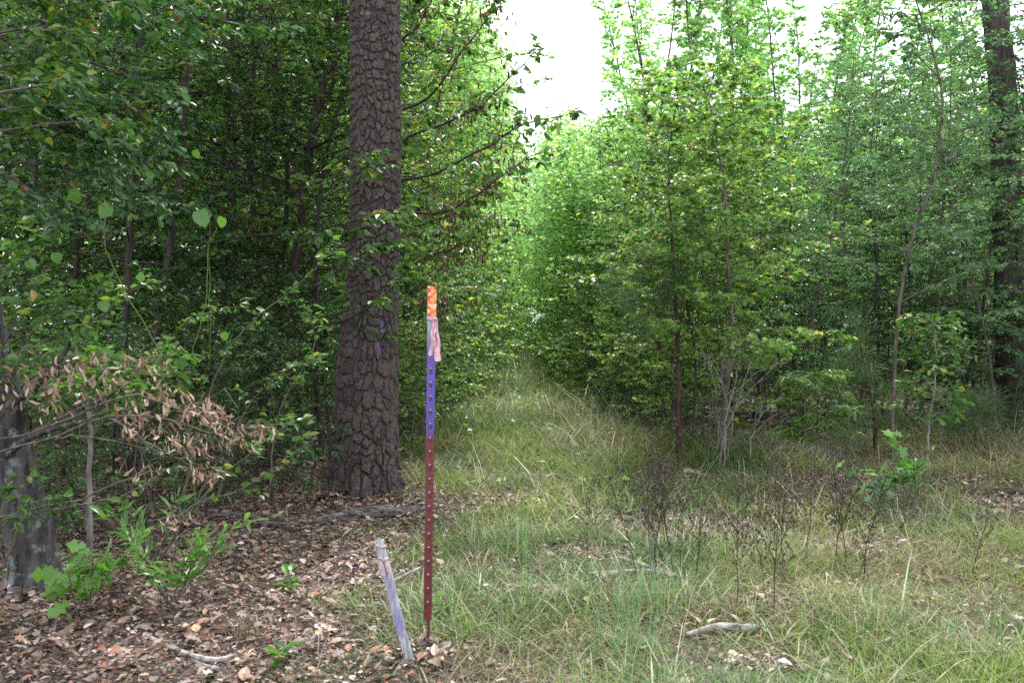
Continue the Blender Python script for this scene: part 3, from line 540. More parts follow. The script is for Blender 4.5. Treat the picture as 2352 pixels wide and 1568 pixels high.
def build_stake():
    Ys = 3.92; pts = [at(949, 1560, Ys), at(938, 1505, Ys), at(915, 1420, Ys - .005), at(893, 1330, Ys - .01), at(879, 1280, Ys - .012), at(870, 1241, Ys - .015)]
    base = pts[0]; root = empty('wooden_stake', base, 'weathered wooden survey stake with purple paint and pink ribbons, leaning left beside the metal post', 'stake')
    P = smooth_path(np.array(pts) - base, 24); hw = np.interp(np.arange(24), [0, 8, 18, 23], [.016, .018, .019, .018]); rng = np.random.default_rng(2)
    V = []; T = norm(np.gradient(P, axis=0)); sd = norm(np.cross(T, [0, 1., 0])); n = 24
    for i in range(n):
        w_ = hw[i]; tk = .006; s_ = -sd[i] if sd[i][0] < 0 else sd[i]
        for a, b in ((-1, -1), (-.55, -1.25), (.0, -1.0), (.4, -1.3), (1, -1), (1, 1), (-1, 1)):
            V.append(P[i] + s_ * a * w_ * (1 + rng.normal(0, .03)) + np.array([0, b * tk, 0]))
    V = np.array(V); k = 7; V[-k:, 2] += rng.uniform(-.012, .01, k)
    F = [[i * k + j, i * k + (j + 1) % k, (i + 1) * k + (j + 1) % k, (i + 1) * k + j] for i in range(n - 1) for j in range(k)]
    m, nt, N, L = mat('weathered_lath'); tc = N("ShaderNodeTexCoord"); mp = N("ShaderNodeMapping"); mp.inputs['Rotation'].default_value = (0, R(13), 0); mp.inputs['Scale'].default_value = (7, 7, .6); L(tc.outputs['Object'], mp.inputs[0])
    nz = N("ShaderNodeTexNoise"); nz.inputs['Scale'].default_value = 24; nz.inputs['Detail'].default_value = 6; L(mp.outputs[0], nz.inputs['Vector'])
    r = ramp(nt, nz.outputs[0], [(.3, (.14, .135, .13)), (.5, (.32, .32, .33)), (.68, (.5, .51, .52))])
    sp = N("ShaderNodeSeparateXYZ"); L(tc.outputs['Object'], sp.inputs[0]); n2 = N("ShaderNodeTexNoise"); n2.inputs['Scale'].default_value = 18; n2.inputs['Detail'].default_value = 4; L(tc.outputs['Object'], n2.inputs['Vector'])
    ad = N("ShaderNodeMath"); ad.operation = 'MULTIPLY_ADD'; L(n2.outputs[0], ad.inputs[0]); ad.inputs[1].default_value = .16; L(sp.outputs['Z'], ad.inputs[2])
    pr = ramp(nt, ad.outputs[0], [(.12, (.02, .02, .02)), (.25, (.05, .05, .05)), (.29, (.75, .75, .75)), (.33, (.8, .8, .8)), (.37, (.2, .2, .2)), (.46, (.35, .35, .35)), (.51, (.2, .2, .2)), (.64, (.05, .05, .05))])
    mx = N("ShaderNodeMixRGB"); L(pr.outputs[0], mx.inputs[0]); L(r.outputs[0], mx.inputs[1]); mx.inputs[2].default_value = (.17, .14, .34, 1)
    p = N("ShaderNodeBsdfPrincipled"); L(mx.outputs[0], p.inputs['Base Color']); p.inputs['Roughness'].default_value = .8; o = N("ShaderNodeOutputMaterial"); L(p.outputs[0], o.inputs[0])
    link('lath', make_mesh('lath', [(V, np.array(F), 0), (V, np.array([list(range((n - 1) * k, n * k))]), 0)], [m]), root)
    pale = plain('pale_pink_flagging', (.6, .34, .37), .5, (.62, .55, .6), 40, trans=.3)
    for i, (ii, tail) in enumerate(((21, 0), (18.4, 1))):
        c = P[int(ii)]; w_ = hw[int(ii)]; a = np.linspace(0, 2 * math.pi, 15); Q = np.stack([c[0] + np.cos(a) * (w_ + .002), c[1] + np.sin(a) * .0105, c[2] + .004 * np.cos(a + 2) + .004 * np.sin(2 * a)], -1)
        b = [(*ribbon_mesh(Q, np.tile([0, 0, .0045], (15, 1))), 0)]
        kn = c + np.array([w_ * (.9 if tail == 0 else .5), -.013, .002]); b.append((*tube(smooth_path([kn - [.008, 0, .003], kn, kn + [.011, 0, .006]], 6), [.002, .006, .0065, .006, .006, .002], 6, True), 0))
        if tail:
            t_ = np.linspace(0, 1, 9); Q = np.stack([kn[0] + .006 + .014 * t_, kn[1] - .002 + 0 * t_, kn[2] + .004 - .075 * t_], -1); b.append((*ribbon_mesh(Q, np.stack([.007 + .003 * np.sin(t_ * 4), .003 * np.sin(t_ * 7), 0 * t_], -1)), 0))
            Q = np.stack([kn[0] - .02 + .012 * t_, kn[1] - .001 + 0 * t_, kn[2] - .002 - .06 * t_], -1); b.append((*ribbon_mesh(Q, np.stack([.008 + .004 * np.sin(t_ * 3), .002 * np.sin(t_ * 7), 0 * t_], -1)), 0))
        link('ribbon', make_mesh('ribbon', b, [pale], True), root)
build_stake()

def build_marker():
    b = at(984, 1520, 4.0); b[2] = float(height(b[0], b[1])); root = empty('marker_pin', b, 'short pipe with a white cap poking out of the grass below the metal post', 'survey pin')
    link('pipe', make_mesh('pipe', [(*tube([[0, 0, -.05], [0, 0, .03]], .008, 12), 0)], [plain('dull_pipe', (.3, .22, .25), .6)], True), root)
    link('cap', make_mesh('cap', [(*tube([[0, 0, .0305], [0, 0, .036], [0, 0, .0385]], [.011, .011, .007], 14, True), 0)], [plain('white_cap', (.4, .38, .4), .5)], False), root)
build_marker()

# ------------------------------------------------------------------ fallen wood
def build_log(name, pts, rad, m, label, cat, seed=0, sides=14, rough=.18):
    rng = np.random.default_rng(seed); P = smooth_path(pts, 26); n = len(P); V, F = tube(P, np.interp(np.linspace(0, 1, n), np.linspace(0, 1, len(rad)), rad), sides, True)
    body = V[:n * sides].reshape(n, sides, 3); c = P[:, None]; rr = 1 + rough * (N1(np.arange(sides)[None] * .9 + seed, np.arange(n)[:, None] * .3) - .5) * 2 + rng.normal(0, rough * .12, (n, sides))
    V[:n * sides] = (c + (body - c) * rr[..., None]).reshape(-1, 3)
    return tag(link(name, make_mesh(name, [(V, F, 0)], [m])), label, cat)
M['deadwood'] = bark_mat('weathered_grey_wood', (.028, .024, .022), (.15, .13, .12), scale=38, bump=1.0, stretch=1)
M['deadwood'].node_tree.nodes['Mapping'].inputs['Scale'].default_value = (.22, 1.6, 1.6)
M['greystick'] = bark_mat('bleached_stick', (.12, .108, .1), (.34, .32, .3), scale=30, bump=.4)
def gp(px, py, dz=0.):
    Y = CAMH * FPX / (py - HZ); x = gx(px, Y); z = float(height(x, Y))
    Y2 = (CAMH - z) * FPX / (py - HZ); x = gx(px, Y2); return np.array([x, Y2, float(height(x, Y2)) + dz])
build_log('rotten_log', [gp(705, 1212, .03), gp(790, 1200, .04), gp(870, 1196, .05), gp(950, 1188, .04), gp(985, 1180, .02)], [.012, .03, .042, .035, .012], M['deadwood'], 'split grey rotten log lying in front of the pine base', 'log', 3, rough=.35)
build_log('fallen_branch', [gp(478, 1196, .03), gp(560, 1200, .04), gp(620, 1218, .03), gp(690, 1212, .02)], [.012, .026, .026, .016], M['deadwood'], 'thin pale fallen branch lying left of the rotten log', 'fallen branch', 4)
build_log('fallen_branch', [gp(1355, 1336, .03), gp(1440, 1334, .035), gp(1500, 1330, .03), gp(1575, 1340, .02)], [.012, .016, .015, .008], M['greystick'], 'grey lichened stick lying flat in the middle of the grass', 'fallen branch', 5)
build_log('fallen_branch', [gp(1425, 1310, .06), gp(1470, 1320, .05), gp(1540, 1334, .03)], [.008, .013, .01], M['greystick'], 'short bleached twig touching the grey stick in the grass', 'fallen branch', 6)
build_log('fallen_branch', [gp(1580, 1478, .03), gp(1650, 1466, .04), gp(1710, 1462, .03), gp(1745, 1455, .02)], [.008, .016, .017, .011], M['greystick'], 'white weathered branch lying in the grass at lower right', 'fallen branch', 7)
build_log('fallen_log', [gp(1660, 1040, .05), gp(1740, 1040, .06), gp(1840, 1046, .06), gp(1960, 1060, .02)], [.06, .07, .06, .03], M['deadwood'], 'dark fallen log lying along the thicket edge at right', 'log', 8, rough=.3)
build_log('fallen_log', [gp(2270, 1133, .02), gp(2330, 1137, .03), gp(2372, 1140, .02)], [.02, .03, .02], M['bark_dark'], 'short black charred stick lying on litter at far right', 'log', 9, rough=.3)
build_log('fallen_branch', [gp(330, 1480, .03), gp(400, 1510, .02), gp(480, 1545, .04), gp(540, 1520, .02)], [.006, .010, .012, .007], M['greystick'], 'bleached branch lying across the leaf litter at lower left', 'fallen branch', 10)
build_log('fallen_branch', [gp(380, 1490, .02), gp(450, 1540, .02), gp(500, 1562, .03)], [.004, .008, .009], M['greystick'], 'thin pale twig crossing the bleached branch at lower left', 'fallen branch', 11)
build_log('fallen_branch', [gp(205, 1230, .12), gp(300, 1265, .06), gp(420, 1310, .02)], [.012, .018, .012], M['bark_dark'], 'dark crooked branch lying beside the thin pale sapling at left', 'fallen branch', 12)
build_log('fallen_branch', [gp(965, 1352, .10), gp(900, 1360, .05), gp(860, 1368, .02)], [.006, .008, .006], M['greystick'], 'short pale stick lying behind the wooden stake', 'fallen branch', 13)
# ------------------------------------------------------------------ trees of the thicket
def spot(px, Y):
    x = gx(px, Y); return (x, Y, float(height(x, Y)) - .02)
variant('colA', args=dict(seed=61, H=10.5, r0=.04, base=1.2, Rad=.5, n_limb=95, n_twig=6, n_leaf=9, size=0.066, profile='col', elev=.9, twig_len=.22), kind='star', leaf='leaf_sky', bark='bark')
variant('colB', args=dict(seed=62, H=9.5, r0=.04, base=1.0, Rad=.55, n_limb=95, n_twig=6, n_leaf=9, size=0.066, profile='col', elev=.9, twig_len=.22), kind='star', leaf='leaf_sky', bark='bark')
rz_ = np.random.default_rng(100)
LOOK = {'gumA': ('yellow-green star-leaved young tree', 'young_gum_tree'), 'gumB': ('mid green star-leaved young tree', 'young_gum_tree'), 'gumC': ('cool green star-leaved tall young tree', 'young_gum_tree'),
        'gumD': ('low yellow-green star-leaved tree', 'young_gum_tree'), 'elmA': ('spreading oval-leaved mid green tree', 'broadleaf_tree'), 'elmD': ('bright green oval-leaved spreading tree', 'broadleaf_tree'), 'elmB': ('dark oval-leaved slender tree', 'broadleaf_tree'),
        'elmC': ('tall light green oval-leaved tree', 'broadleaf_tree'), 'oakA': ('glossy dark green young oak', 'young_oak_tree'), 'shrubA': ('yellow-green star-leaved shrub', 'shrub'),
        'shrubB': ('dark small-leaved shrub', 'shrub'), 'shrubC': ('knee-high green shrub', 'shrub'), 'tallA': ('tall forest tree', 'forest_tree'), 'colA': ('narrow cool green column-like tree', 'young_gum_tree'), 'colB': ('narrow yellow-green column-like tree', 'young_gum_tree')}
ORD = ['leftmost', 'second from left', 'third from left', 'fourth from left', 'fifth from left', 'sixth from left', 'seventh from left', 'eighth from left', 'ninth from left', 'tenth from left', 'eleventh from left', 'twelfth from left', 'thirteenth from left', 'fourteenth from left', 'fifteenth from left', 'sixteenth from left']
GROUPS = {'L': 'trees and shrubs left of the pine', 'C': 'trees between pine and trail', 'R': 'trees and shrubs right of the trail'}
def row(zone, where, key, items):
    """items: (px, Y, scale) — one thing each; the label tells kind, row and place in the row"""
    look, nm = LOOK[key]; items = sorted(items, key=lambda q: q[0])
    for i, (px, Y, s) in enumerate(items):
        lab = f"{look} {where}" + ('' if len(items) == 1 else f", {ORD[i]}")
        get_tree(key, nm, spot(px, Y), lab, 'shrub' if key.startswith('shrub') else 'tree', GROUPS[zone], float(rz_.uniform(0, 6.28)), s, (float(rz_.normal(0, .03)), float(rz_.normal(0, .03))))
# between the pine and the trail
row('C', 'right behind the pine trunk', 'elmD', [(880, 12.3, .95), (925, 14.6, 1.0), (925, 10.8, .75)])
row('C', 'on the left trail edge', 'gumD', [(955, 10.9, .72), (1005, 13.4, .9), (1060, 16.8, 1.1), (1110, 22, 1.2)])
row('C', 'behind the metal post', 'elmC', [(880, 16.5, .9), (950, 19.5, .95)])
row('C', 'lining the left trail side', 'gumA', [(1050, 21, .95), (1080, 25, .95), (1105, 30, .95)])
row('C', 'deep behind the left trail edge', 'gumB', [(960, 20, 1.0), (1010, 24, 1.1), (1060, 28, 1.1)])
row('C', 'at the foot of the left trail edge', 'shrubA', [(945, 9.9, .55), (990, 11.5, .7), (1040, 13.8, .8), (1075, 16.2, .9), (1110, 19.5, 1.0), (1140, 24, 1.1)])
row('C', 'beside the pine trunk and trail', 'shrubB', [(960, 12.5, .9), (1005, 15.4, 1.0), (1070, 20.5, 1.2)])
# left of the pine
row('L', 'in the wood left of the pine', 'elmA', [(60, 10.5, .95), (240, 12.5, 1.0), (420, 10.8, .85), (540, 13.5, 1.05), (700, 11.8, .95), (790, 14.5, 1.0)])
row('L', 'in the dark left thicket', 'elmB', [(-120, 8.0, .95), (130, 8.6, .9), (295, 8.2, 1.0), (450, 9.4, .9), (600, 10.2, 1.0), (745, 9.6, .8)])
row('L', 'far back left of the pine', 'elmC', [(-80, 15, 1.0), (150, 16.5, 1.0), (330, 18, 1.05), (480, 16, 1.0), (640, 17.5, 1.05), (780, 19, 1.1)])
row('L', 'far back left of the pine', 'gumB', [(40, 19, 1.2), (250, 21, 1.3), (420, 21, 1.3), (580, 21, 1.3), (720, 22, 1.3), (860, 22, 1.2)])
row('L', 'in the left understory', 'shrubB', [(-60, 7.0, .9), (110, 7.4, .8), (260, 8.6, 1.0), (400, 7.6, .75), (480, 8.9, .9), (590, 8.0, .8), (640, 9.8, .95), (720, 8.9, .7)])
row('L', 'catching light deep in the left wood', 'elmD', [(60, 13.5, .9), (190, 11.8, .75), (350, 13.2, .9), (520, 12.4, .8), (660, 14.5, 1.0)])
row('L', 'in the left understory', 'shrubC', [(190, 7.0, .8), (340, 8.4, 1.0), (530, 7.7, .7), (560, 10.5, 1.2), (700, 10.3, 1.1)])
row('L', 'in shade left of the pine', 'shrubA', [(40, 9.6, 1.1), (360, 11, 1.2), (510, 11.5, 1.1), (660, 12, 1.2), (760, 11, 1.0)])
row('L', 'rising above the left wood', 'tallA', [(-500, 7.5, 1.0), (-250, 12, 1.0), (230, 21, 1.0), (700, 20, 1.0), (880, 24, 1.0)])
# right of the trail
row('R', 'front row right of the trail', 'gumD', [(1500, 12.4, .62), (1545, 10.7, .62), (1615, 11.6, .78), (1680, 10.2, .7), (1775, 11.4, .74)])
row('R', 'in the right thicket', 'oakA', [(1850, 11.4, .72), (1930, 12.2, .78), (2010, 12.6, .8), (2120, 11.8, .75), (2210, 12.6, .8), (2330, 11.2, .75), (2420, 12, .85)])
row('R', 'in the right thicket', 'gumB', [(1480, 14.6, .55), (1580, 14.2, .55), (1700, 13.8, .52), (1860, 14.4, .56), (1990, 15, .55), (2140, 14.2, .5), (2260, 15, .58), (2400, 14, .6)])
row('R', 'behind the front right row', 'gumA', [(1425, 17.5, .55), (1530, 17, .52), (1660, 16.8, .5), (1790, 17.3, .53), (1910, 17.4, .5), (2040, 17.8, .55), (2170, 18, .5), (2310, 17.5, .56)])
row('R', 'rising against the sky at right', 'colA', [(1455, 19, .82), (1545, 17.6, .98), (1640, 19, 1.1), (1745, 20.5, .98), (1965, 21, 1.02), (2120, 22, 1.05), (2250, 20, .95), (1800, 18, .9), (1905, 19, .95), (2010, 22, 1.08), (2090, 19, .9)])
row('R', 'rising against the sky at right', 'colB', [(1500, 21, 1.1), (1590, 20, 1.05), (1690, 18.5, .85), (1870, 21.5, 1.02), (1815, 19, .72), (2040, 20, .75), (2180, 19, .8), (2380, 21, 1.0), (1765, 22, 1.1), (1845, 20, 1.0), (1935, 21, 1.05)])
row('R', 'towering over the right trail side', 'gumA', [(1470, 17, .92), (1540, 20, 1.05)])
row('R', 'towering over the right trail side', 'gumC', [(1585, 16, .8)])
row('R', 'lining the right trail side', 'gumC', [(1380, 21, .5), (1350, 25, .55), (1325, 30, .65), (1440, 16, .45)])
row('R', 'at the foot of the right trail edge', 'shrubA', [(1480, 11.6, .55), (1450, 13, .7), (1400, 14.5, .75), (1368, 16.6, .85), (1335, 19.2, 1.0), (1310, 23, 1.1), (1530, 12.4, .7)])
row('R', 'low along the right thicket', 'shrubB', [(1430, 12.6, .5), (1410, 17.6, 1.1), (1620, 13, .8), (1760, 12.4, .7), (1860, 14.2, .7)])

row('R', 'crowding the right trail edge', 'shrubC', [(1500, 12.0, .8), (1425, 14, .9), (1350, 17.5, .9), (1300, 21, 1.0), (1282, 26, 1.2), (1265, 31, 1.3)])
row('C', 'crowding the left trail edge', 'shrubC', [(960, 11.2, .7), (1010, 13, .9), (1065, 15.5, .9), (1105, 19, 1.0), (1140, 24, 1.2), (1165, 30, 1.3)])
row('R', 'near the far right trunk', 'oakA', [(2290, 10.3, .6), (2370, 9.6, .7)])
row('R', 'near the far right trunk', 'elmA', [(2240, 13, .6), (2360, 13.4, .7), (2450, 10.5, .75)])
row('R', 'filling the right thicket', 'elmB', [(1560, 13, .58), (1730, 12.8, .55), (1850, 13.2, .6), (1960, 11.6, .6), (2080, 13.2, .65), (2200, 11.4, .62)])
row('R', 'spreading over the dark ground at right', 'shrubB', [(1790, 11.6, .7), (1900, 12.4, .85), (1960, 11.2, .7), (2030, 12.8, .9), (2080, 11.9, .8), (2140, 11.2, .65), (2190, 12.3, .9), (2270, 10.9, .75), (2330, 10.6, .7), (2390, 11.4, .9)])  # dark-leaved shrubs added to deepen the shade at the thicket foot
row('L', 'tangled low at far left', 'shrubB', [(20, 5.9, .62), (150, 6.2, .55), (330, 6.4, .6), (470, 6.8, .6), (620, 7.2, .6)])

row('C', 'standing in the overgrown far trail', 'shrubC', [(1120, 17.5, .6), (1165, 22, .8), (1190, 27, .9)])
row('R', 'standing in the overgrown far trail', 'shrubA', [(1310, 17, .45), (1268, 22, .5), (1240, 33, .8), (1290, 27, .7)])
# far wood along both sides of the trail, one mass
def far_wood():
    rng = np.random.default_rng(56); P = []; 
    def clumps(n, xf, y0, y1, zf):
        y = rng.uniform(y0, y1, n); x = xf(y, n); z = zf(x, y, n); P.append(np.stack([x, y, z], -1))
    top = lambda x, y: np.where(x > 0, 1.1 + .155 * y + 1.8 * N1(x * .9, y * .5), 3.0 + .2 * y + 2 * N1(x * .5, y * .5) + np.clip(-x - 2, 0, 8) * .5)
    for sgn, y0 in ((1, 20), (-1, 22)):
        clumps(5200, lambda y, n: trail_c(y) + sgn * (trail_w(y) - .25 + 1.5 * N3(y * .28 + sgn * 5, y * 0 + 3.5) ** 2 + rng.exponential(1.2, n)), y0, 58, lambda x, y, n: .1 + rng.random(n) ** .8 * np.minimum(top(x, y), 12))
        clumps(4200, lambda y, n: trail_c(y) + sgn * rng.uniform(2, 26, n), y0 + 2, 60, lambda x, y, n: rng.random(n) ** .8 * top(x, y))
        clumps(5200, lambda y, n: trail_c(y) + sgn * rng.uniform(2.2, 17, n), 17.5, 24, lambda x, y, n: rng.random(n) * top(x, y))
    clumps(3600, lambda y, n: -rng.uniform(2.6, 17, n), 14.5, 23, lambda x, y, n: rng.random(n) ** .9 * (7 + 2 * N2(x, y)))
    # boughs closing over the far end of the trail
    clumps(1900, lambda y, n: trail_c(y) + rng.uniform(-2.2, 2.2, n), 30, 60, lambda x, y, n: np.interp(y, [30, 38, 60], [3.2, 1.8, 1.45]) + rng.random(n) ** 1.4 * (np.interp(y, [30, 45, 60], [2.5, 5.5, 8.5])))
    clumps(1500, lambda y, n: rng.uniform(-8, 12, n), 61, 68, lambda x, y, n: rng.random(n) * 9 + .1); clumps(500, lambda y, n: trail_c(y) + rng.uniform(-1.4, 1.4, n), 40, 60, lambda x, y, n: rng.random(n) * 1.2)
    P = np.concatenate(P); e = ~((np.abs(P[:, 0] - trail_c(P[:, 1]) - .22) < np.where(P[:, 1] < 56, .5, .18)) & (P[:, 2] < np.where(P[:, 1] < 56, 1.75, 1.3))) & ~((P[:, 0] > 3) & (P[:, 1] < 21) & (P[:, 2] < 1.2)); P = P[e]
    k = 34; pos = np.repeat(P, k, 0) + rng.normal(0, 1, (len(P) * k, 3)) * [.3, .3, .13]; d = rng.normal(0, 1, (len(pos), 3)); d[:, 2] *= .4; nr = np.array([0, 0, 1.]) + rng.normal(0, .6, (len(pos), 3))
    sz = rng.uniform(.08, .15, len(pos)); pos[:, 2] = np.maximum(pos[:, 2], .05)
    ck = np.repeat(rng.random(len(P)), k); ms = [M['leaf_sky'], M['leaf_blue'], M['leaf_lime']]; b = []
    for i, (a, c) in enumerate(((0, .45), (.45, .75), (.75, 1.01))):
        q = (ck >= a) & (ck < c); b.append((*place('simple3' if i != 1 else 'simple', pos[q], d[q], nr[q], sz[q]), i))
    tag(link('distant_woodland', make_mesh('distant_woodland', b, ms)), 'dense mass of young leafy trees lining the far trail', 'woodland', kind='stuff')
far_wood()
# ------------------------------------------------------------------ single trees, boughs and plants, placed where the photo shows them
def loc3(px, Y): return np.array(spot(px, Y))
def limb_px(p, base, pts, r0, r1, n=14, sides=6, jit=.0):
    Q = smooth_path(np.array([at(*q) for q in pts]) - base, n)
    if jit: Q[1:] += p.r.normal(0, jit, (n - 1, 3))
    p.tube(Q, r0, r1, sides); return Q

def curved_tree():
    b = loc3(668, 9.4); p = Plant(201)
    T = limb_px(p, b, [(668, 1075, 9.4), (668, 900, 9.4), (672, 700, 9.4), (690, 520, 9.4), (706, 380, 9.3), (730, 230, 9.2), (760, 130, 9.2), (790, -20, 9.2), (800, -300, 9.2)], .048, .03, 30, 8, .006)
    arms = [limb_px(p, b, [(706, 345, 9.3), (660, 305, 9.1), (590, 270, 8.9), (530, 215, 8.7), (505, 180, 8.6)], .018, .006),
            limb_px(p, b, [(706, 345, 9.3), (760, 320, 9.0), (812, 298, 8.9)], .016, .008),
            limb_px(p, b, [(730, 260, 9.2), (770, 180, 9.0), (768, 80, 8.9), (765, -20, 8.9)], .018, .01),
            limb_px(p, b, [(665, 635, 9.4), (600, 608, 9.2), (500, 600, 9), (390, 593, 8.8), (290, 590, 8.7)], .016, .006),
            limb_px(p, b, [(680, 560, 9.4), (600, 540, 9.2), (520, 548, 9.0), (450, 540, 8.9)], .012, .004),
            limb_px(p, b, [(670, 735, 9.3), (720, 742, 8.6), (790, 735, 7.4), (850, 702, 7.2), (900, 660, 7.2), (945, 610, 7.2)], .014, .006)]
    arms += [limb_px(p, b, [(668, 700, 9.3), (740, 650, 8.0), (820, 590, 6.95), (880, 560, 6.9)], .008, .003), limb_px(p, b, [(672, 660, 9.3), (740, 560, 8.0), (815, 515, 6.95), (890, 500, 6.9)], .008, .003), limb_px(p, b, [(690, 480, 9.3), (750, 430, 8.2), (800, 400, 7.2), (835, 375, 7.1)], .006, .002)]
    for a in arms: p.twigs(a, 10, 12, .075, .45, t0=.3)
    for k in range(30):
        i = 10 + int(k * .6); p.limb(T[min(i, 28)], [math.cos(k * 2.4), math.sin(k * 2.4), .4], 1.3, .01, 8, 11, .075)
    p.build('curved_tree', b, 'dark curved slender trunk with crooked boughs, just left of the big pine', 'tree', 'ovate', M['leaf_mid'], M['bark_dark'])
curved_tree()

def overhang_tree():
    b = loc3(868, 8.9); p = Plant(202)
    limb_px(p, b, [(868, 1110, 8.9), (870, 500, 8.9), (868, -100, 8.9), (868, -500, 8.9)], .05, .03, 16)
    L = [[(890, 490, 8.8), (960, 492, 8.2), (1020, 488, 7.8), (1080, 455, 7.6), (1160, 400, 7.4), (1210, 370, 7.3), (1250, 345, 7.2)],
         [(880, 260, 8.8), (980, 230, 8.3), (1060, 120, 8.0), (1120, 40, 8.0), (1150, -30, 8)],
         [(880, 330, 8.8), (980, 300, 8.2), (1090, 250, 7.7), (1160, 190, 7.4), (1240, 100, 7.3)],
         [(880, 420, 8.8), (1000, 400, 8.3), (1100, 350, 7.9), (1180, 300, 7.6), (1260, 270, 7.4), (1330, 262, 7.3)],
         [(880, 600, 8.8), (980, 590, 8.3), (1060, 560, 8.0), (1130, 520, 7.8)], [(880, 680, 8.8), (980, 690, 8.3), (1060, 680, 8.1)],
         [(880, 120, 8.8), (960, 60, 8.3), (1010, -40, 8.1)], [(880, 540, 8.8), (960, 520, 8.4), (1060, 480, 8.0), (1120, 430, 8)]]
    for k, pts in enumerate(L):
        Q = limb_px(p, b, pts, .014, .003, 16, 5, .006)
        p.twigs(Q, 13, 9, .078, .42, t0=.25) if k not in (2, 3) else (p.twigs(Q[:10], 9, 9, .078, .42, t0=.25), p.twigs(Q[9:], 7, 4, .085, .13, t0=.05))
    o = p.build('overhanging_tree', b, 'tree behind the pine whose dark leafy boughs reach out against the white sky', 'tree', 'ovate', M['leaf_mid'], M['bark_dark'])
    # hanging brown seed pods
    r = p.r; P = np.concatenate(p.lp); q = P[r.integers(0, len(P), 90)]; q = q[q[:, 0] + b[0] < .1]; k = 12; pos = np.repeat(q, k, 0) + r.normal(0, .06, (len(q) * k, 3)); d = np.tile([0, 0, -1.], (len(pos), 1)) + r.normal(0, .25, (len(pos), 3))
    link('seed_pods', make_mesh('seed_pods', [(*place('curl', pos, d, r.normal(0, 1, (len(pos), 3)), r.uniform(.04, .065, len(pos))), 0)], [M['pod']]), o)
overhang_tree()

def pod_tree():
    b = loc3(600, 9.8); p = Plant(203)
    T = limb_px(p, b, [(600, 1040, 9.8), (590, 600, 9.8), (570, 300, 9.8), (600, 0, 9.8), (600, -300, 9.8)], .035, .02, 20)
    for k in range(34): p.limb(T[min(4 + k // 2, 18)], [math.cos(k * 2.4), math.sin(k * 2.4), .3], 1.5, .01, 9, 8, .07)
    o = p.build('seed_pod_tree', b, 'tree hung with bunches of brown seed pods, upper left of the pine', 'tree', 'ovate', M['leaf_mid'], M['bark_dark'])
    r = p.r; P = np.concatenate(p.lp); q = P[r.integers(0, len(P), 130)]; k = 14; pos = np.repeat(q, k, 0) + r.normal(0, .07, (len(q) * k, 3)); d = np.tile([0, 0, -1.], (len(pos), 1)) + r.normal(0, .25, (len(pos), 3))
    link('seed_pods', make_mesh('seed_pods', [(*place('curl', pos, d, r.normal(0, 1, (len(pos), 3)), r.uniform(.045, .07, len(pos))), 0)], [M['pod']]), o)
pod_tree()

def lichen_tree():
    b = loc3(85, 5.15); p = Plant(204)
    Q = smooth_path(np.array([at(88, 1360, 5.15), at(62, 1200, 5.15), at(30, 1050, 5.15), at(0, 880, 5.1), at(-60, 600, 5.0), at(-110, 200, 4.9), at(-130, -300, 4.8)]) - b, 60)
    sd = 28; V, F = tube(Q, np.interp(np.arange(60), [0, 4, 10, 20, 59], [.15, .125, .115, .10, .06]), sd)
    Vb = V.reshape(60, sd, 3); rr = 1 + (N1(np.arange(sd)[None] * 1.1, np.arange(60)[:, None] * .35) - .5) * .28 + p.r.normal(0, .018, (60, sd)); V = (Q[:, None] + (Vb - Q[:, None]) * rr[..., None]).reshape(-1, 3); p.wood.append((V, F, 0))
    limb_px(p, b, [(10, 1050, 5.1), (60, 1010, 4.9), (140, 980, 4.7), (230, 960, 4.6)], .022, .008)
    limb_px(p, b, [(-10, 950, 5.1), (60, 900, 5.0), (120, 850, 4.9), (160, 790, 4.8)], .03, .012)
    r = p.r
    for k in range(30):        # boughs reaching in over the upper left
        px0 = -100; py0 = r.uniform(-500, 450); Y = r.uniform(4.3, 6.6); x1 = r.uniform(60, 640) * (1.0 if py0 < 150 else .65); y1 = py0 * .7 + r.uniform(-60, 220)
        q = smooth_path(np.array([at(px0, py0, 5.0), at(px0 + (x1 - px0) * .5, (py0 + y1) / 2 - 50, (Y + 5) / 2), at(x1, y1, Y)]) - b, 10)
        p.tube(q, .012, .003, 5); p.twigs(q, 13, 10, .068, .36, t0=.2)
    p.build('leaning_tree', b, 'leaning lichen-spotted grey trunk at far left edge with dark boughs overhead', 'tree', 'obov', M['leaf_dark'], M['bark_lichen'])
lichen_tree()

def upper_left_spray():
    b = loc3(-150, 4.0); p = Plant(205); r = p.r
    limb_px(p, b, [(-170, 1500, 4.0), (-160, 800, 4.0), (-150, 300, 4.0), (-120, -200, 4.0)], .03, .02, 14)
    for k in range(20):
        py0 = r.uniform(-150, 330); Y = r.uniform(3.9, 5.2); x1 = r.uniform(30, 330)
        q = smooth_path(np.array([at(-150, py0 + 40, 4.0), at(x1 * .4, py0, Y), at(x1, py0 + r.uniform(-30, 70), Y)]) - b, 8); p.tube(q, .007, .002, 4); p.twigs(q, 11, 7, .05, .2, t0=.2)
    p.build('small_tree', b, 'small bright-leaved tree whose sprays enter at the upper left corner', 'tree', 'ovate', M['leaf_mid'], M['bark'])
upper_left_spray()

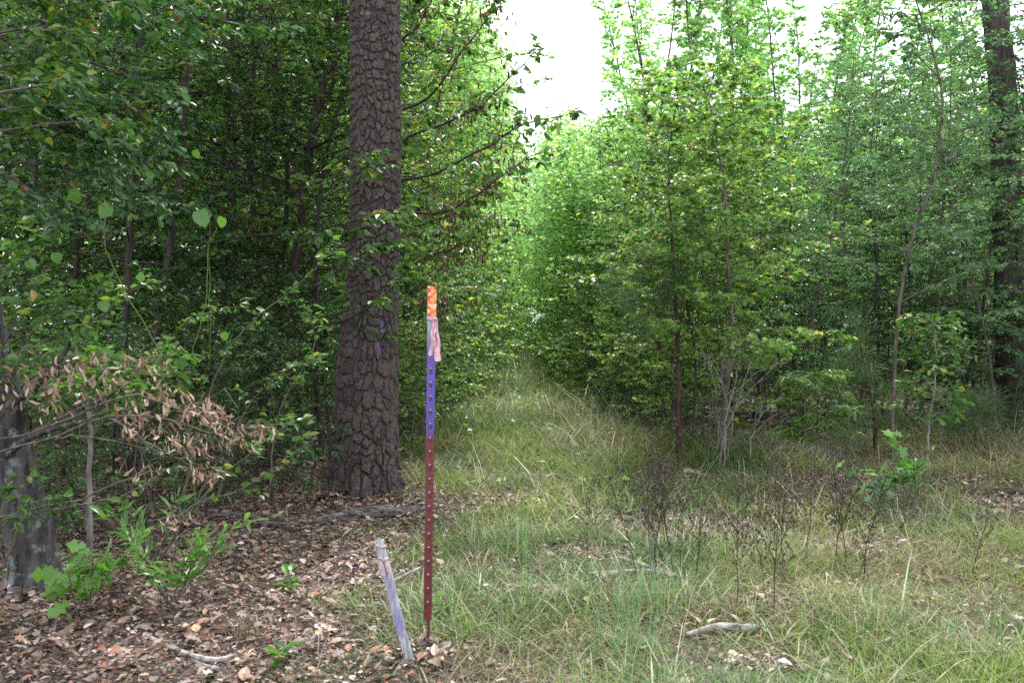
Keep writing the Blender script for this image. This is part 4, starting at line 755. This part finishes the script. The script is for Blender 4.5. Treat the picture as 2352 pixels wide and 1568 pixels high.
def stem_tree(name, label, pts, r0, r1, kind, lm, bm, nl, limbL, size, seed, start=.35, elev=.4, ntw=8, nlf=10, sides=7, twl=.35):
    b = np.array(spot(pts[0][0], pts[0][2])); p = Plant(seed); n = 26; T = limb_px(p, b, pts, r0, r1, n, sides, .004)
    for k in range(nl):
        t = start + (1 - start) * (k + p.r.random()) / nl; i = min(int(t * (n - 1)), n - 2); Lh = limbL * p.r.uniform(.5, 1.2) * (1.15 - .6 * t)
        p.limb(T[i], [math.cos(k * 2.4), math.sin(k * 2.4), elev], Lh, max(.003, r0 * .25), ntw, nlf, size, twig_len=twl)
    return p, b, p.build(name, b, label, 'tree', kind, M[lm], M[bm])
stem_tree('slender_tree', 'black slender stem with dark leaves, at left behind the leaning trunk', [(288, 1100, 8.0), (292, 700, 8.0), (305, 400, 8.0), (318, 150, 8.0), (330, -300, 8.0)], .033, .02, 'obov', 'leaf_dark', 'bark_dark', 34, 1.2, .08, 210, .3)
stem_tree('pale_sapling', 'thin pale grey sapling stem beside the leaning trunk at left', [(200, 1318, 5.35), (206, 1200, 5.35), (203, 1100, 5.35), (210, 1000, 5.3), (206, 930, 5.3), (235, 860, 5.25), (300, 830, 5.2)], .019, .004, 'ovate', 'leaf_mid', 'bark_pale', 9, .6, .06, 211, .6)
# right hand side
def right_trunk():
    b = loc3(2325, 11.2); p = Plant(220); Q = smooth_path(np.array([at(2322, 1015, 11.2), at(2318, 700, 11.2), at(2308, 300, 11.2), at(2285, 0, 11.2), at(2265, -400, 11.2), at(2250, -900, 11.2)]) - b, 120); sd = 40
    V, F = tube(Q, np.linspace(.165, .115, 120), sd); Vb = V.reshape(120, sd, 3); a = np.arange(sd)[None]; z = np.arange(120)[:, None]
    rr = 1 + (np.abs(N1(a * .75 + N2(a * .4, z * .2) * 1.5, z * .22) - .5) * .5 - .1) + p.r.normal(0, .012, (120, sd)); V = (Q[:, None] + (Vb - Q[:, None]) * rr[..., None]).reshape(-1, 3); p.wood.append((V, F, 0))
    for k in range(40): i = 20 + int(k * 2.4); p.limb(Q[i], [math.cos(k * 2.4), math.sin(k * 2.4), .1], 1.3, .009, 7, 9, .07)
    for k in range(26): p.limb(Q[-1 - k], [math.cos(k * 2.4), math.sin(k * 2.4), .3], 2.8, .02, 14, 10, .1, twig_len=.6)
    p.build('old_tree', b, 'thick dark rough trunk at the far right edge of the thicket', 'tree', 'lance', M['leaf_mid'], M['bark_dark'])
right_trunk()
stem_tree('leaning_sapling', 'sapling with long dark stem leaning right and glossy leaves, at right', [(2048, 1075, 9.2), (2052, 900, 9.2), (2062, 740, 9.2), (2090, 560, 9.1), (2140, 420, 9.0), (2165, 250, 8.9), (2140, 110, 8.8), (2105, 10, 8.8), (2080, -80, 8.8)], .02, .005, 'obov', 'leaf_blue', 'bark', 34, .95, .062, 221, .3)
stem_tree('maple_sapling', 'yellow-green maple sapling with reddish stem, centre right of the trail', [(1650, 1060, 9.2), (1668, 900, 9.2), (1680, 760, 9.2), (1672, 600, 9.2), (1665, 450, 9.2), (1640, 280, 9.2), (1612, 185, 9.2)], .024, .005, 'star', 'leaf_lime', 'bark', 40, 1.35, .055, 222, .25, .4, 10, 13)
stem_tree('thin_maple_sapling', 'airy maple sapling with thin dark stem left of the yellow-green maple', [(1590, 1030, 9.8), (1595, 800, 9.8), (1555, 600, 9.8), (1535, 400, 9.8), (1560, 200, 9.8)], .016, .004, 'star', 'leaf_lime', 'bark_dark', 26, .95, .052, 223, .3, .4)
stem_tree('willow_oak_sapling', 'small sapling with narrow leaves in front of the dark gap at right', [(1870, 1130, 7.9), (1872, 1050, 7.9), (1880, 980, 7.9), (1870, 900, 7.9), (1880, 870, 7.9)], .009, .003, 'lance', 'leaf_mid', 'bark', 22, .36, .085, 224, .35, .5, 5, 8, twl=.18)
stem_tree('oak_sapling', 'knee-high oak sapling with twisted grey stem near the right edge', [(2128, 1100, 8.3), (2132, 1000, 8.3), (2145, 900, 8.3), (2150, 800, 8.3), (2140, 730, 8.3)], .011, .003, 'obov', 'leaf_mid', 'bark_pale', 18, .4, .075, 225, .3, .5, 4, 7, twl=.16)

def pine_sapling(name, label, pts, r0, tufts, seed, nl=.19, dens=120):
    b = np.array(spot(pts[0][0], pts[0][2])); p = Plant(seed); T = limb_px(p, b, pts, r0, r0 * .35, 20, 8, .004); r = p.r; nd = []; dirs = []
    for (px, py, Y, rad, cnt) in tufts:
        c = at(px, py, Y) - b; j = np.argmin(np.abs(T[:, 2] - (c[2] - .12))); Q = smooth_path(np.array([T[j], (T[j] + c) / 2 + [0, 0, -.02], c]), 6); p.tube(Q, .006, .003, 4)
        for k in range(cnt): e = c + r.normal(0, rad, 3); nd.append(e); p.tube(np.array([Q[r.integers(2, 6)], e]), .003, .002, 3); dirs.append(norm(e - Q[2]))
    nd = np.array(nd); k = dens; pos = np.repeat(nd, k, 0) + r.normal(0, .03, (len(nd) * k, 3)); d = norm(norm(r.normal(0, 1, (len(pos), 3))) + np.repeat(np.array(dirs), k, 0) * .8 + [0, 0, -.25]); o = p.build(name, b, label, 'pine tree', 'ovate', M['needle'], M['bark_red'])
    link('needles', make_mesh('needles', [(*place('needle', pos, d, r.normal(0, 1, (len(pos), 3)), nl * r.uniform(.7, 1.2, len(pos)), np.full(len(pos), .03)), 0)], [M['needle']]), o)
pine_sapling('young_pine', 'young pine with straight reddish stem and needle tufts, right of the trail', [(1558, 1052, 9.3), (1560, 900, 9.3), (1556, 740, 9.3), (1548, 620, 9.3), (1540, 500, 9.3)], .03, [(1545, 640, 9.3, .12, 9), (1440, 690, 9.0, .08, 4), (1600, 680, 9.4, .08, 3), (1500, 600, 9.5, .07, 2), (1480, 780, 9.0, .08, 3), (1550, 520, 9.3, .08, 2)], 230)
pine_sapling('young_pine', 'dim young pine with drooping needles in the dark gap at right', [(2010, 1075, 9.6), (2008, 960, 9.6), (1990, 870, 9.6), (1975, 780, 9.6)], .02, [(1975, 790, 9.6, .12, 7), (1930, 880, 9.5, .12, 7), (2040, 900, 9.6, .1, 5), (1950, 960, 9.4, .09, 4), (2070, 980, 9.5, .08, 3)], 231)
pine_sapling('pine_seedling', 'low drooping pine seedling in the shade beside the right edge trunk', [(2240, 1030, 9.6), (2238, 970, 9.6), (2230, 940, 9.6)], .01, [(2230, 945, 9.6, .11, 9), (2190, 950, 9.6, .07, 3), (2270, 955, 9.6, .07, 3)], 232)

def pale_bush():
    b = loc3(1658, 9.0); p = Plant(240)
    for pts, r in (([(1652, 1070, 9.0), (1668, 960, 9.0), (1692, 860, 9.0), (1700, 760, 9.0)], .013), ([(1662, 1068, 8.95), (1672, 980, 8.9), (1720, 900, 8.8), (1790, 830, 8.7)], .009),
                   ([(1668, 1070, 9.05), (1676, 1000, 9.0), (1700, 900, 9.0), (1740, 800, 9.1)], .008), ([(1722, 1050, 8.8), (1730, 990, 8.8), (1760, 940, 8.8), (1800, 900, 8.8)], .007), ([(1648, 1060, 9.1), (1650, 980, 9.1), (1640, 880, 9.1), (1610, 800, 9.1)], .007), ([(1672, 940, 9.0), (1650, 860, 9.0), (1600, 790, 9.0)], .005), ([(1690, 900, 9.0), (1750, 850, 9.0), (1830, 820, 8.9)], .005)):
        Q = limb_px(p, b, pts, r, .003, 14, 6, .006)
        for k in range(7): p.tube(p.path(Q[3 + k], [p.r.normal(), p.r.normal(), .6], .4, 5, .25), .003, .001, 3)
    p.build('bare_bush', b, 'clump of bare whitish stems standing at the thicket edge right of the trail', 'bush', 'ovate', M['leaf_mid'], M['bark_pale'], wood='stems')
pale_bush()

def dead_bough():
    b = loc3(60, 4.6); p = Plant(250); r = p.r; P = []
    mains = [[(-40, 1010, 4.7), (60, 1000, 4.6), (150, 950, 4.5), (270, 900, 4.4), (330, 840, 4.4), (420, 800, 4.4)],
             [(60, 1000, 4.6), (180, 950, 4.4), (290, 905, 4.3), (360, 920, 4.25), (450, 950, 4.2), (520, 970, 4.2)],
             [(-40, 1040, 4.7), (100, 1010, 4.5), (250, 960, 4.3), (380, 960, 4.2), (500, 1000, 4.2), (615, 985, 4.2)],
             [(0, 960, 4.7), (60, 880, 4.6), (130, 840, 4.5), (200, 820, 4.5)], [(-30, 900, 4.7), (20, 870, 4.6), (50, 900, 4.5)],
             [(250, 960, 4.3), (320, 1000, 4.2), (400, 1050, 4.2), (470, 1075, 4.2)], [(100, 1010, 4.5), (200, 1000, 4.35), (330, 1030, 4.25)],
             [(-40, 1190, 4.5), (80, 1170, 4.4), (200, 1140, 4.3), (320, 1090, 4.25), (420, 1080, 4.2)]]
    for q in mains: limb_px(p, b, q, .007, .002, 16, 5, .004)
    p.tube(smooth_path(np.array([at(-40, 1380, 4.7), at(-60, 1200, 4.7), at(-40, 1010, 4.7)]) - b, 8), .02, .012, 6)
    C = [(30, 880, 4.6, 60, 45, 26), (110, 870, 4.5, 60, 40, 32), (170, 830, 4.5, 60, 30, 30), (130, 925, 4.5, 50, 30, 14), (230, 880, 4.4, 60, 40, 26), (330, 830, 4.4, 70, 30, 22), (360, 900, 4.3, 60, 30, 34), (310, 960, 4.25, 50, 35, 26), (430, 940, 4.2, 55, 30, 34), (490, 950, 4.2, 35, 28, 40), (380, 1000, 4.2, 60, 30, 30), (450, 1020, 4.2, 50, 30, 34), (520, 990, 4.2, 50, 22, 20), (600, 985, 4.2, 22, 14, 14), (470, 1080, 4.2, 45, 25, 34), (330, 1075, 4.25, 35, 15, 14), (400, 1190, 4.3, 50, 15, 12), (540, 1010, 4.2, 40, 20, 14)]
    pos = []
    for (px, py, Y, sx, sy, n) in C:
        for _ in range(int(n * 1.5)): q = at(px + r.normal(0, sx * .5), py + r.normal(0, sy * .55), Y + r.normal(0, .12)) - b; pos.append(q)
    pos = np.array(pos); n = len(pos)
    for c in C:
        for k in range(3): a = at(*c[:3]) - b; p.tube(np.array([a + r.normal(0, .03, 3) + [-.1, 0, -.03], a + r.normal(0, .05, 3), a + r.normal(0, .04, 3) + [.08, 0, 0]]), .0025, .0015, 3)
    d = np.tile([0, 0, -1.], (n, 1)) + r.normal(0, .65, (n, 3)); d[:, 0] += .25
    LEAF['crumple'] = (LEAF['curl'][0] + np.random.default_rng(8).normal(0, .045, LEAF['curl'][0].shape) * [1, .7, 1.8], LEAF['curl'][1]); h_ = n // 2
    o = p.build('dead_bough', b, 'withered bough hung with curled tan dead leaves at lower left', 'branch', 'ovate', M['leaf_dead'], M['bark'], wood='branches')
    link('dead_leaves', make_mesh('dead_leaves', [(*place('curl', pos[:h_], d[:h_], r.normal(0, 1, (h_, 3)), r.uniform(.02, .066, h_), r.uniform(.5, 1.5, h_)), 0), (*place('crumple', pos[h_:], d[h_:], r.normal(0, 1, (n - h_, 3)), r.uniform(.025, .06, n - h_), r.uniform(.5, 1.1, n - h_)), 0)], [M['leaf_dead']]), o)
dead_bough()

def arching_twigs(label, mains, seed, size=.055, lm='leaf_mid', kind='ovate', nleaf=16, base=None, bm='bark', r0=.007, name='arching_shrub', tw=5, twl=.25):
    b = np.array(base if base is not None else spot(mains[0][0][0], mains[0][0][2])); p = Plant(seed)
    for q in mains:
        Q = limb_px(p, b, q, r0, .0018, 18, 5, .004); p.leaves_on(Q, nleaf, size, t0=.3, tiltn=.7); p.twigs(Q, tw, 5, size, twl, .0015, t0=.35)
    return p.build(name, b, label, 'shrub', kind, M[lm], M[bm], wood='stems', leaf='leaves')
arching_twigs('arching shrub with long thin twigs bearing oval leaves below the dead bough', [[(10, 1300, 4.3), (60, 1190, 4.3), (190, 1160, 4.2), (300, 1130, 4.15), (400, 1070, 4.1)], [(10, 1300, 4.3), (0, 1230, 4.3), (40, 1170, 4.25), (150, 1140, 4.2)], [(330, 1340, 4.8), (420, 1180, 4.7), (540, 1130, 4.6), (650, 1060, 4.6), (730, 1000, 4.6)], [(330, 1340, 4.8), (460, 1150, 4.7), (600, 1020, 4.6), (690, 960, 4.6)],
    [(-20, 1300, 4.5), (0, 1150, 4.4), (20, 1120, 4.3), (80, 1190, 4.2)]], 260, .05, nleaf=14)
arching_twigs('tangle of thin arching twigs with small yellowing leaves left of the pine', [[(420, 1150, 6.0), (480, 900, 6), (560, 760, 6), (700, 640, 5.9), (760, 560, 5.9)], [(300, 1180, 6.1), (330, 900, 6), (420, 750, 6), (560, 700, 5.9)], [(500, 1140, 6.2), (560, 950, 6.1), (660, 850, 6.0), (740, 830, 6)], [(200, 1150, 6.1), (180, 850, 6), (260, 700, 6), (350, 640, 5.9)], [(620, 1130, 6.4), (640, 950, 6.3), (720, 800, 6.2), (700, 700, 6.2)], [(350, 1180, 6.1), (300, 950, 6), (200, 750, 6), (120, 700, 5.9)], [(450, 1150, 6.0), (540, 1000, 6), (640, 960, 6)]], 261, .05, nleaf=26, lm='leaf_mid', tw=9)
arching_twigs('low leafy shrub with pale oval leaves at the left edge', [[(-60, 1250, 4.8), (-20, 900, 4.6), (40, 720, 4.5), (120, 640, 4.4)], [(-60, 1250, 4.8), (-30, 950, 4.6), (80, 800, 4.5), (200, 750, 4.5)], [(-60, 1250, 4.8), (20, 850, 4.7), (150, 700, 4.6), (260, 650, 4.6)], [(-60, 1250, 4.8), (-40, 800, 4.6), (10, 600, 4.4), (90, 540, 4.4)]], 262, .055, nleaf=24, lm='leaf_mid', tw=9, r0=.009)

def vine():
    b = loc3(455, 5.6); p = Plant(263); r = p.r
    for pts in ([(455, 1200, 5.6), (430, 900, 5.5), (470, 700, 5.4), (480, 560, 5.4), (500, 520, 5.4)], [(455, 1200, 5.6), (440, 1000, 5.5), (480, 800, 5.4), (482, 600, 5.4), (480, 480, 5.3)], [(430, 900, 5.5), (300, 700, 5.2), (240, 560, 5.0), (240, 480, 5.0), (170, 430, 4.9)], [(240, 560, 5.0), (140, 520, 4.9), (95, 470, 4.9)]):
        limb_px(p, b, pts, .0035, .002, 20, 5, .006)
    for px, py, Y, s in ((172, 447, 4.9, .08), (243, 482, 5.0, .085), (95, 462, 4.9, .065), (95, 488, 4.9, .065), (462, 498, 5.3, .1), (510, 508, 5.3, .065), (30, 425, 4.9, .07), (250, 655, 5.1, .06), (322, 635, 5.2, .05), (238, 700, 5, .065), (450, 352, 5.3, .05), (345, 400, 5.3, .05), (70, 605, 4.9, .06), (515, 770, 5.3, .05), (130, 590, 4.9, .06)):
        c = at(px, py, Y) - b; d = np.array([r.normal(0, .4), r.normal(0, .2), -1.]); p.lp.append(c[None] - norm(d)[None] * s * .4); p.ld.append(d[None]); p.ln.append(np.array([[r.normal(0, .3), -1, .5]])); p.ls.append(np.array([s]))
    p.build('climbing_vine', b, 'green climbing vine with large round yellow-green leaves at left', 'vine', 'round', M['leaf_bright'], M['grass'], wood='stems', leaf='leaves')
vine()

def seedling(name, label, px, py, kind, lm, h, n_stem, n_leaf, size, seed, spread=.6, droop=.1, Y=None, nr=.45):
    b = gp(px, py) if Y is None else loc3(px, Y); p = Plant(seed); r = p.r
    for k in range(n_stem):
        a = r.uniform(0, 6.28); Q = p.path([r.normal(0, .015), r.normal(0, .015), -.01], [math.cos(a) * spread, math.sin(a) * spread, 1.], h * r.uniform(.6, 1.1), 7, .1); p.tube(Q, .004, .0015, 5)
        p.leaves_on(Q, n_leaf, size, t0=.3, tiltn=nr, droop=droop, svar=.35)
    return p.build(name, b, label, 'plant', kind, M[lm], M['bark'], wood='stems', leaf='leaves')
seedling('oak_seedling', 'oak seedling with bright lobed leaves beside the leaning trunk base', 165, 1425, 'oak', 'leaf_bright', .42, 5, 10, .13, 270, .5, .3, nr=.8)
seedling('narrow_leaved_plant', 'leafy plant with long narrow green leaves rising from the left litter', 385, 1405, 'lance', 'leaf_bright', .55, 6, 22, .12, 271, .55, -.25)
seedling('narrow_leaved_plant', 'narrow-leaved green plant growing just left of the taller narrow-leaved one', 345, 1345, 'lance', 'leaf_bright', .5, 3, 16, .11, 272, .4, -.25)
seedling('maple_seedling', 'lime bright young maple seedling in the clearing at right', 2085, 1160, 'star', 'leaf_bright', .55, 5, 9, .1, 273, .55, .1)
seedling('maple_seedling', 'bluish green maple seedling spreading left of the lime one', 2000, 1170, 'star', 'leaf_blue', .4, 6, 8, .09, 274, .9, .1)
seedling('small_seedling', 'small green seedling in the leaf litter left of the stake', 640, 1365, 'ovate', 'leaf_bright', .14, 3, 5, .07, 275, .8)
seedling('small_seedling', 'broad-leaved tiny plant at the bottom edge left of the stake', 640, 1540, 'ovate', 'leaf_mid', .12, 3, 4, .07, 276, .6)
seedling('small_seedling', 'trefoil seedling right beside the metal post foot', 1035, 1440, 'star', 'leaf_lime', .2, 3, 6, .05, 277, .6)
seedling('small_seedling', 'green seedling at the left frame edge beside the leaning trunk', 5, 1340, 'obov', 'leaf_mid', .15, 3, 6, .08, 278, .8)

# ------------------------------------------------------------------ weeds, tufts, low plants
M['weed'] = plain('dead_weed_stem', (.022, .014, .012), .8, (.045, .03, .024))
def weeds():
    src = []
    for v in range(3):
        p = Plant(300 + v); r = p.r; P = p.path([0, 0, -.02], [r.normal(0, .12), r.normal(0, .12), 1], .55 + .1 * v, 9, .07); p.tube(P, .0036, .0017, 5); H = []
        for k in range(13):
            i = 3 + k * 5 // 13; Q = p.path(P[min(i, 8)], [math.cos(k * 2.4), math.sin(k * 2.4), 1.1], r.uniform(.08, .24), 5, .15); p.tube(Q, .002, .0012, 3); H.append(Q[-1])
            for z in range(3): Q2 = p.path(Q[2 + z % 3], [r.normal(0, .6), r.normal(0, .6), .8], r.uniform(.03, .08), 3, .1); p.tube(Q2, .001, .0008, 3); H.append(Q2[-1])
        hv = []
        for h in H: V, F = tube(np.array([h - [0, 0, .006], h, h + [0, 0, .009]]), [.0025, .0068, .002], 6, True); hv.append((V, F, 0))
        src.append((p.wood, hv))
    mesh = [make_mesh('dead_weed', a + h, [M['weed']]) for a, h in src]
    r = np.random.default_rng(310); k = 0
    def put(px, py, s, lab, grp):
        nonlocal k
        b = gp(px, py); o = tag(link('dead_weed', mesh[k % 3], loc=[float(c) for c in b]), lab, 'weed', grp); o.rotation_euler = (r.normal(0, .12), r.normal(0, .12), r.uniform(0, 6.28)); o.scale = (s, s, s * r.uniform(.8, 1.3)); k += 1
    put(1550, 1330, 1.15, 'tallest dark dead weed with branching seed heads, above the grey stick', None)
    put(1500, 1345, .9, 'dead weed with dark seed heads just left of the tallest weed', None)
    put(1690, 1410, .8, 'blackish dead weed stalk standing above the white weathered branch', None)
    put(1782, 1425, .95, 'straight dark dead weed stalk right of the white weathered branch', None)
    put(2240, 1330, .8, 'dead weed stalk standing alone at the lower right', None)
    for _ in range(34):
        px = r.uniform(1280, 2080); py = r.uniform(1170, 1400); put(px, py, r.uniform(.4, .9), 'low dead weed with small dark seed heads, in the weedy patch right of centre', 'dead weeds in the grass')
weeds()
def tuft(name, label, px, py, n, h, wd, spread, matk, seed, cat='grass tuft', lean=.3, bend=.35):
    b = gp(px, py); r = np.random.default_rng(seed); x = b[0] + r.normal(0, spread, n); y = b[1] + r.normal(0, spread, n)
    V, F = blades(r, x, y, h * r.uniform(.55, 1.05, n), wd * r.uniform(.6, 1.2, n), r.uniform(.0, lean, n), r.uniform(0, bend, n))
    o = link(name, make_mesh(name, [(V - b, F, 0), (*tube([[0, 0, -.03], [0, 0, -.004]], spread * 1.6, 8, True), 0)], [M[matk]]), loc=[float(c) for c in b]); tag(o, label, cat)
M['bluegrass'] = leaf_mat('tall_blue_green_grass', [(0, (.09, .17, .07)), (.7, (.15, .25, .12)), (.9, (.3, .3, .17)), (1, (.45, .36, .24))], trans=.3, rough=.45, objvar=0)
tuft('grass_clump', 'tall blue-green grass clump at centre right of the bottom edge', 1445, 1505, 110, .34, .0018, .08, 'bluegrass', 320)
tuft('grass_clump', 'thin blue-green grass clump directly above the bottom clump', 1500, 1420, 60, .36, .0026, .07, 'bluegrass', 321)
tuft('grass_clump', 'upright broad green blades standing alone right of the metal post', 1200, 1300, 9, .46, .006, .012, 'bluegrass', 322, lean=.08, bend=.06)
tuft('grass_clump', 'small upright green grass tuft at the feet of the upright broad blades', 1196, 1390, 34, .22, .003, .03, 'bluegrass', 323, lean=.2, bend=.2)
tuft('grass_clump', 'arching green grass tuft between stake and rotten log', 925, 1300, 70, .2, .0026, .07, 'grass', 324, lean=.9, bend=.7)
tuft('grass_clump', 'green grass tuft left of the wooden stake', 790, 1400, 60, .17, .0026, .08, 'grass', 325, lean=.9, bend=.7)
tuft('grass_clump', 'fresh bright green grass at the lower right corner', 2080, 1545, 420, .15, .0026, .24, 'grass_lime', 326, lean=.9, bend=.7)
tuft('grass_clump', 'pale dry grass clump rising from the left litter', 560, 1470, 70, .17, .0024, .05, 'drygrass', 327, lean=.7, bend=.8)
tuft('grass_clump', 'dry bleached grass clump beside the bottom edge pipe', 1050, 1545, 120, .16, .0026, .12, 'drygrass', 328, lean=1.0, bend=.8)
tuft('grass_clump', 'green grass tuft under the leaning sapling at right', 2095, 1130, 60, .3, .004, .05, 'bluegrass', 329)
def dead_stalk():
    b = gp(1402, 1430); p = Plant(330); Y = b[1]; limb_px(p, b, [(1402, 1440, Y), (1400, 1350, Y), (1385, 1270, Y), (1350, 1190, Y), (1310, 1158, Y)], .003, .0016, 16, 5); limb_px(p, b, [(1402, 1440, Y), (1398, 1370, Y), (1372, 1290, Y)], .0022, .001, 10, 4)
    V = place('simple', np.repeat(np.array([at(1400, 1340, Y), at(1385, 1270, Y), at(1355, 1200, Y), at(1330, 1170, Y)]) - b, 3, 0), p.r.normal(0, 1, (12, 3)) * [1, .5, .3] + [-.6, 0, .5], p.r.normal(0, 1, (12, 3)), p.r.uniform(.05, .12, 12), np.full(12, .12))
    o = empty('dead_grass_stalk', b, 'tan dead grass stalk curving left in the middle of the clearing', 'grass stalk'); link('stem', make_mesh('stem', p.wood + [(*V, 0)], [M['drygrass']]), o)
dead_stalk()
def ground_plants():
    r = np.random.default_rng(340); n = 4200; y = np.sqrt(r.uniform(40, 32 ** 2, n)); x = r.uniform(-.55, .56, n) * y; q_ = r.random(n) < .35; x = np.where(q_, trail_c(y) + r.uniform(-2, 2, n), x)
    g = grass_mask(x, y); edge = np.exp(-((g - .5) / .35) ** 2); dense = N2(x * 1.2, y * 1.2)
    k = r.random(n) < np.where(y > 9, .25 + .75 * np.maximum(edge, sstep((y - 14) / 8)), .05 + .1 * (dense > .6)) * (dense + .2); x, y = x[k], y[k]; n = len(x); m = 9
    X = np.repeat(x, m); Y = np.repeat(y, m); Hh = np.repeat(r.uniform(.05, .3, n) * np.interp(y, [5, 10, 25], [.5, 1, 1.5]), m)
    pos = np.stack([X + r.normal(0, .05, n * m), Y + r.normal(0, .05, n * m), height(X, Y) + Hh * r.uniform(.3, 1, n * m)], -1); d = r.normal(0, 1, (n * m, 3)); d[:, 2] *= .3
    kk = np.repeat(r.random(n) < .5, m); s_ = r.uniform(.035, .075, n * m); nr = np.array([0, 0, 1.]) + r.normal(0, .4, (n * m, 3))
    tag(link('ground_plants', make_mesh('ground_plants', [(*place('star', pos[kk], d[kk], nr[kk], s_[kk]), 0), (*place('ovate', pos[~kk], d[~kk], nr[~kk], s_[~kk]), 1)], [M['leaf_lime'], M['leaf_mid']])), 'low leafy seedlings scattered along the trail edges', 'ground plants', kind='stuff')
ground_plants()
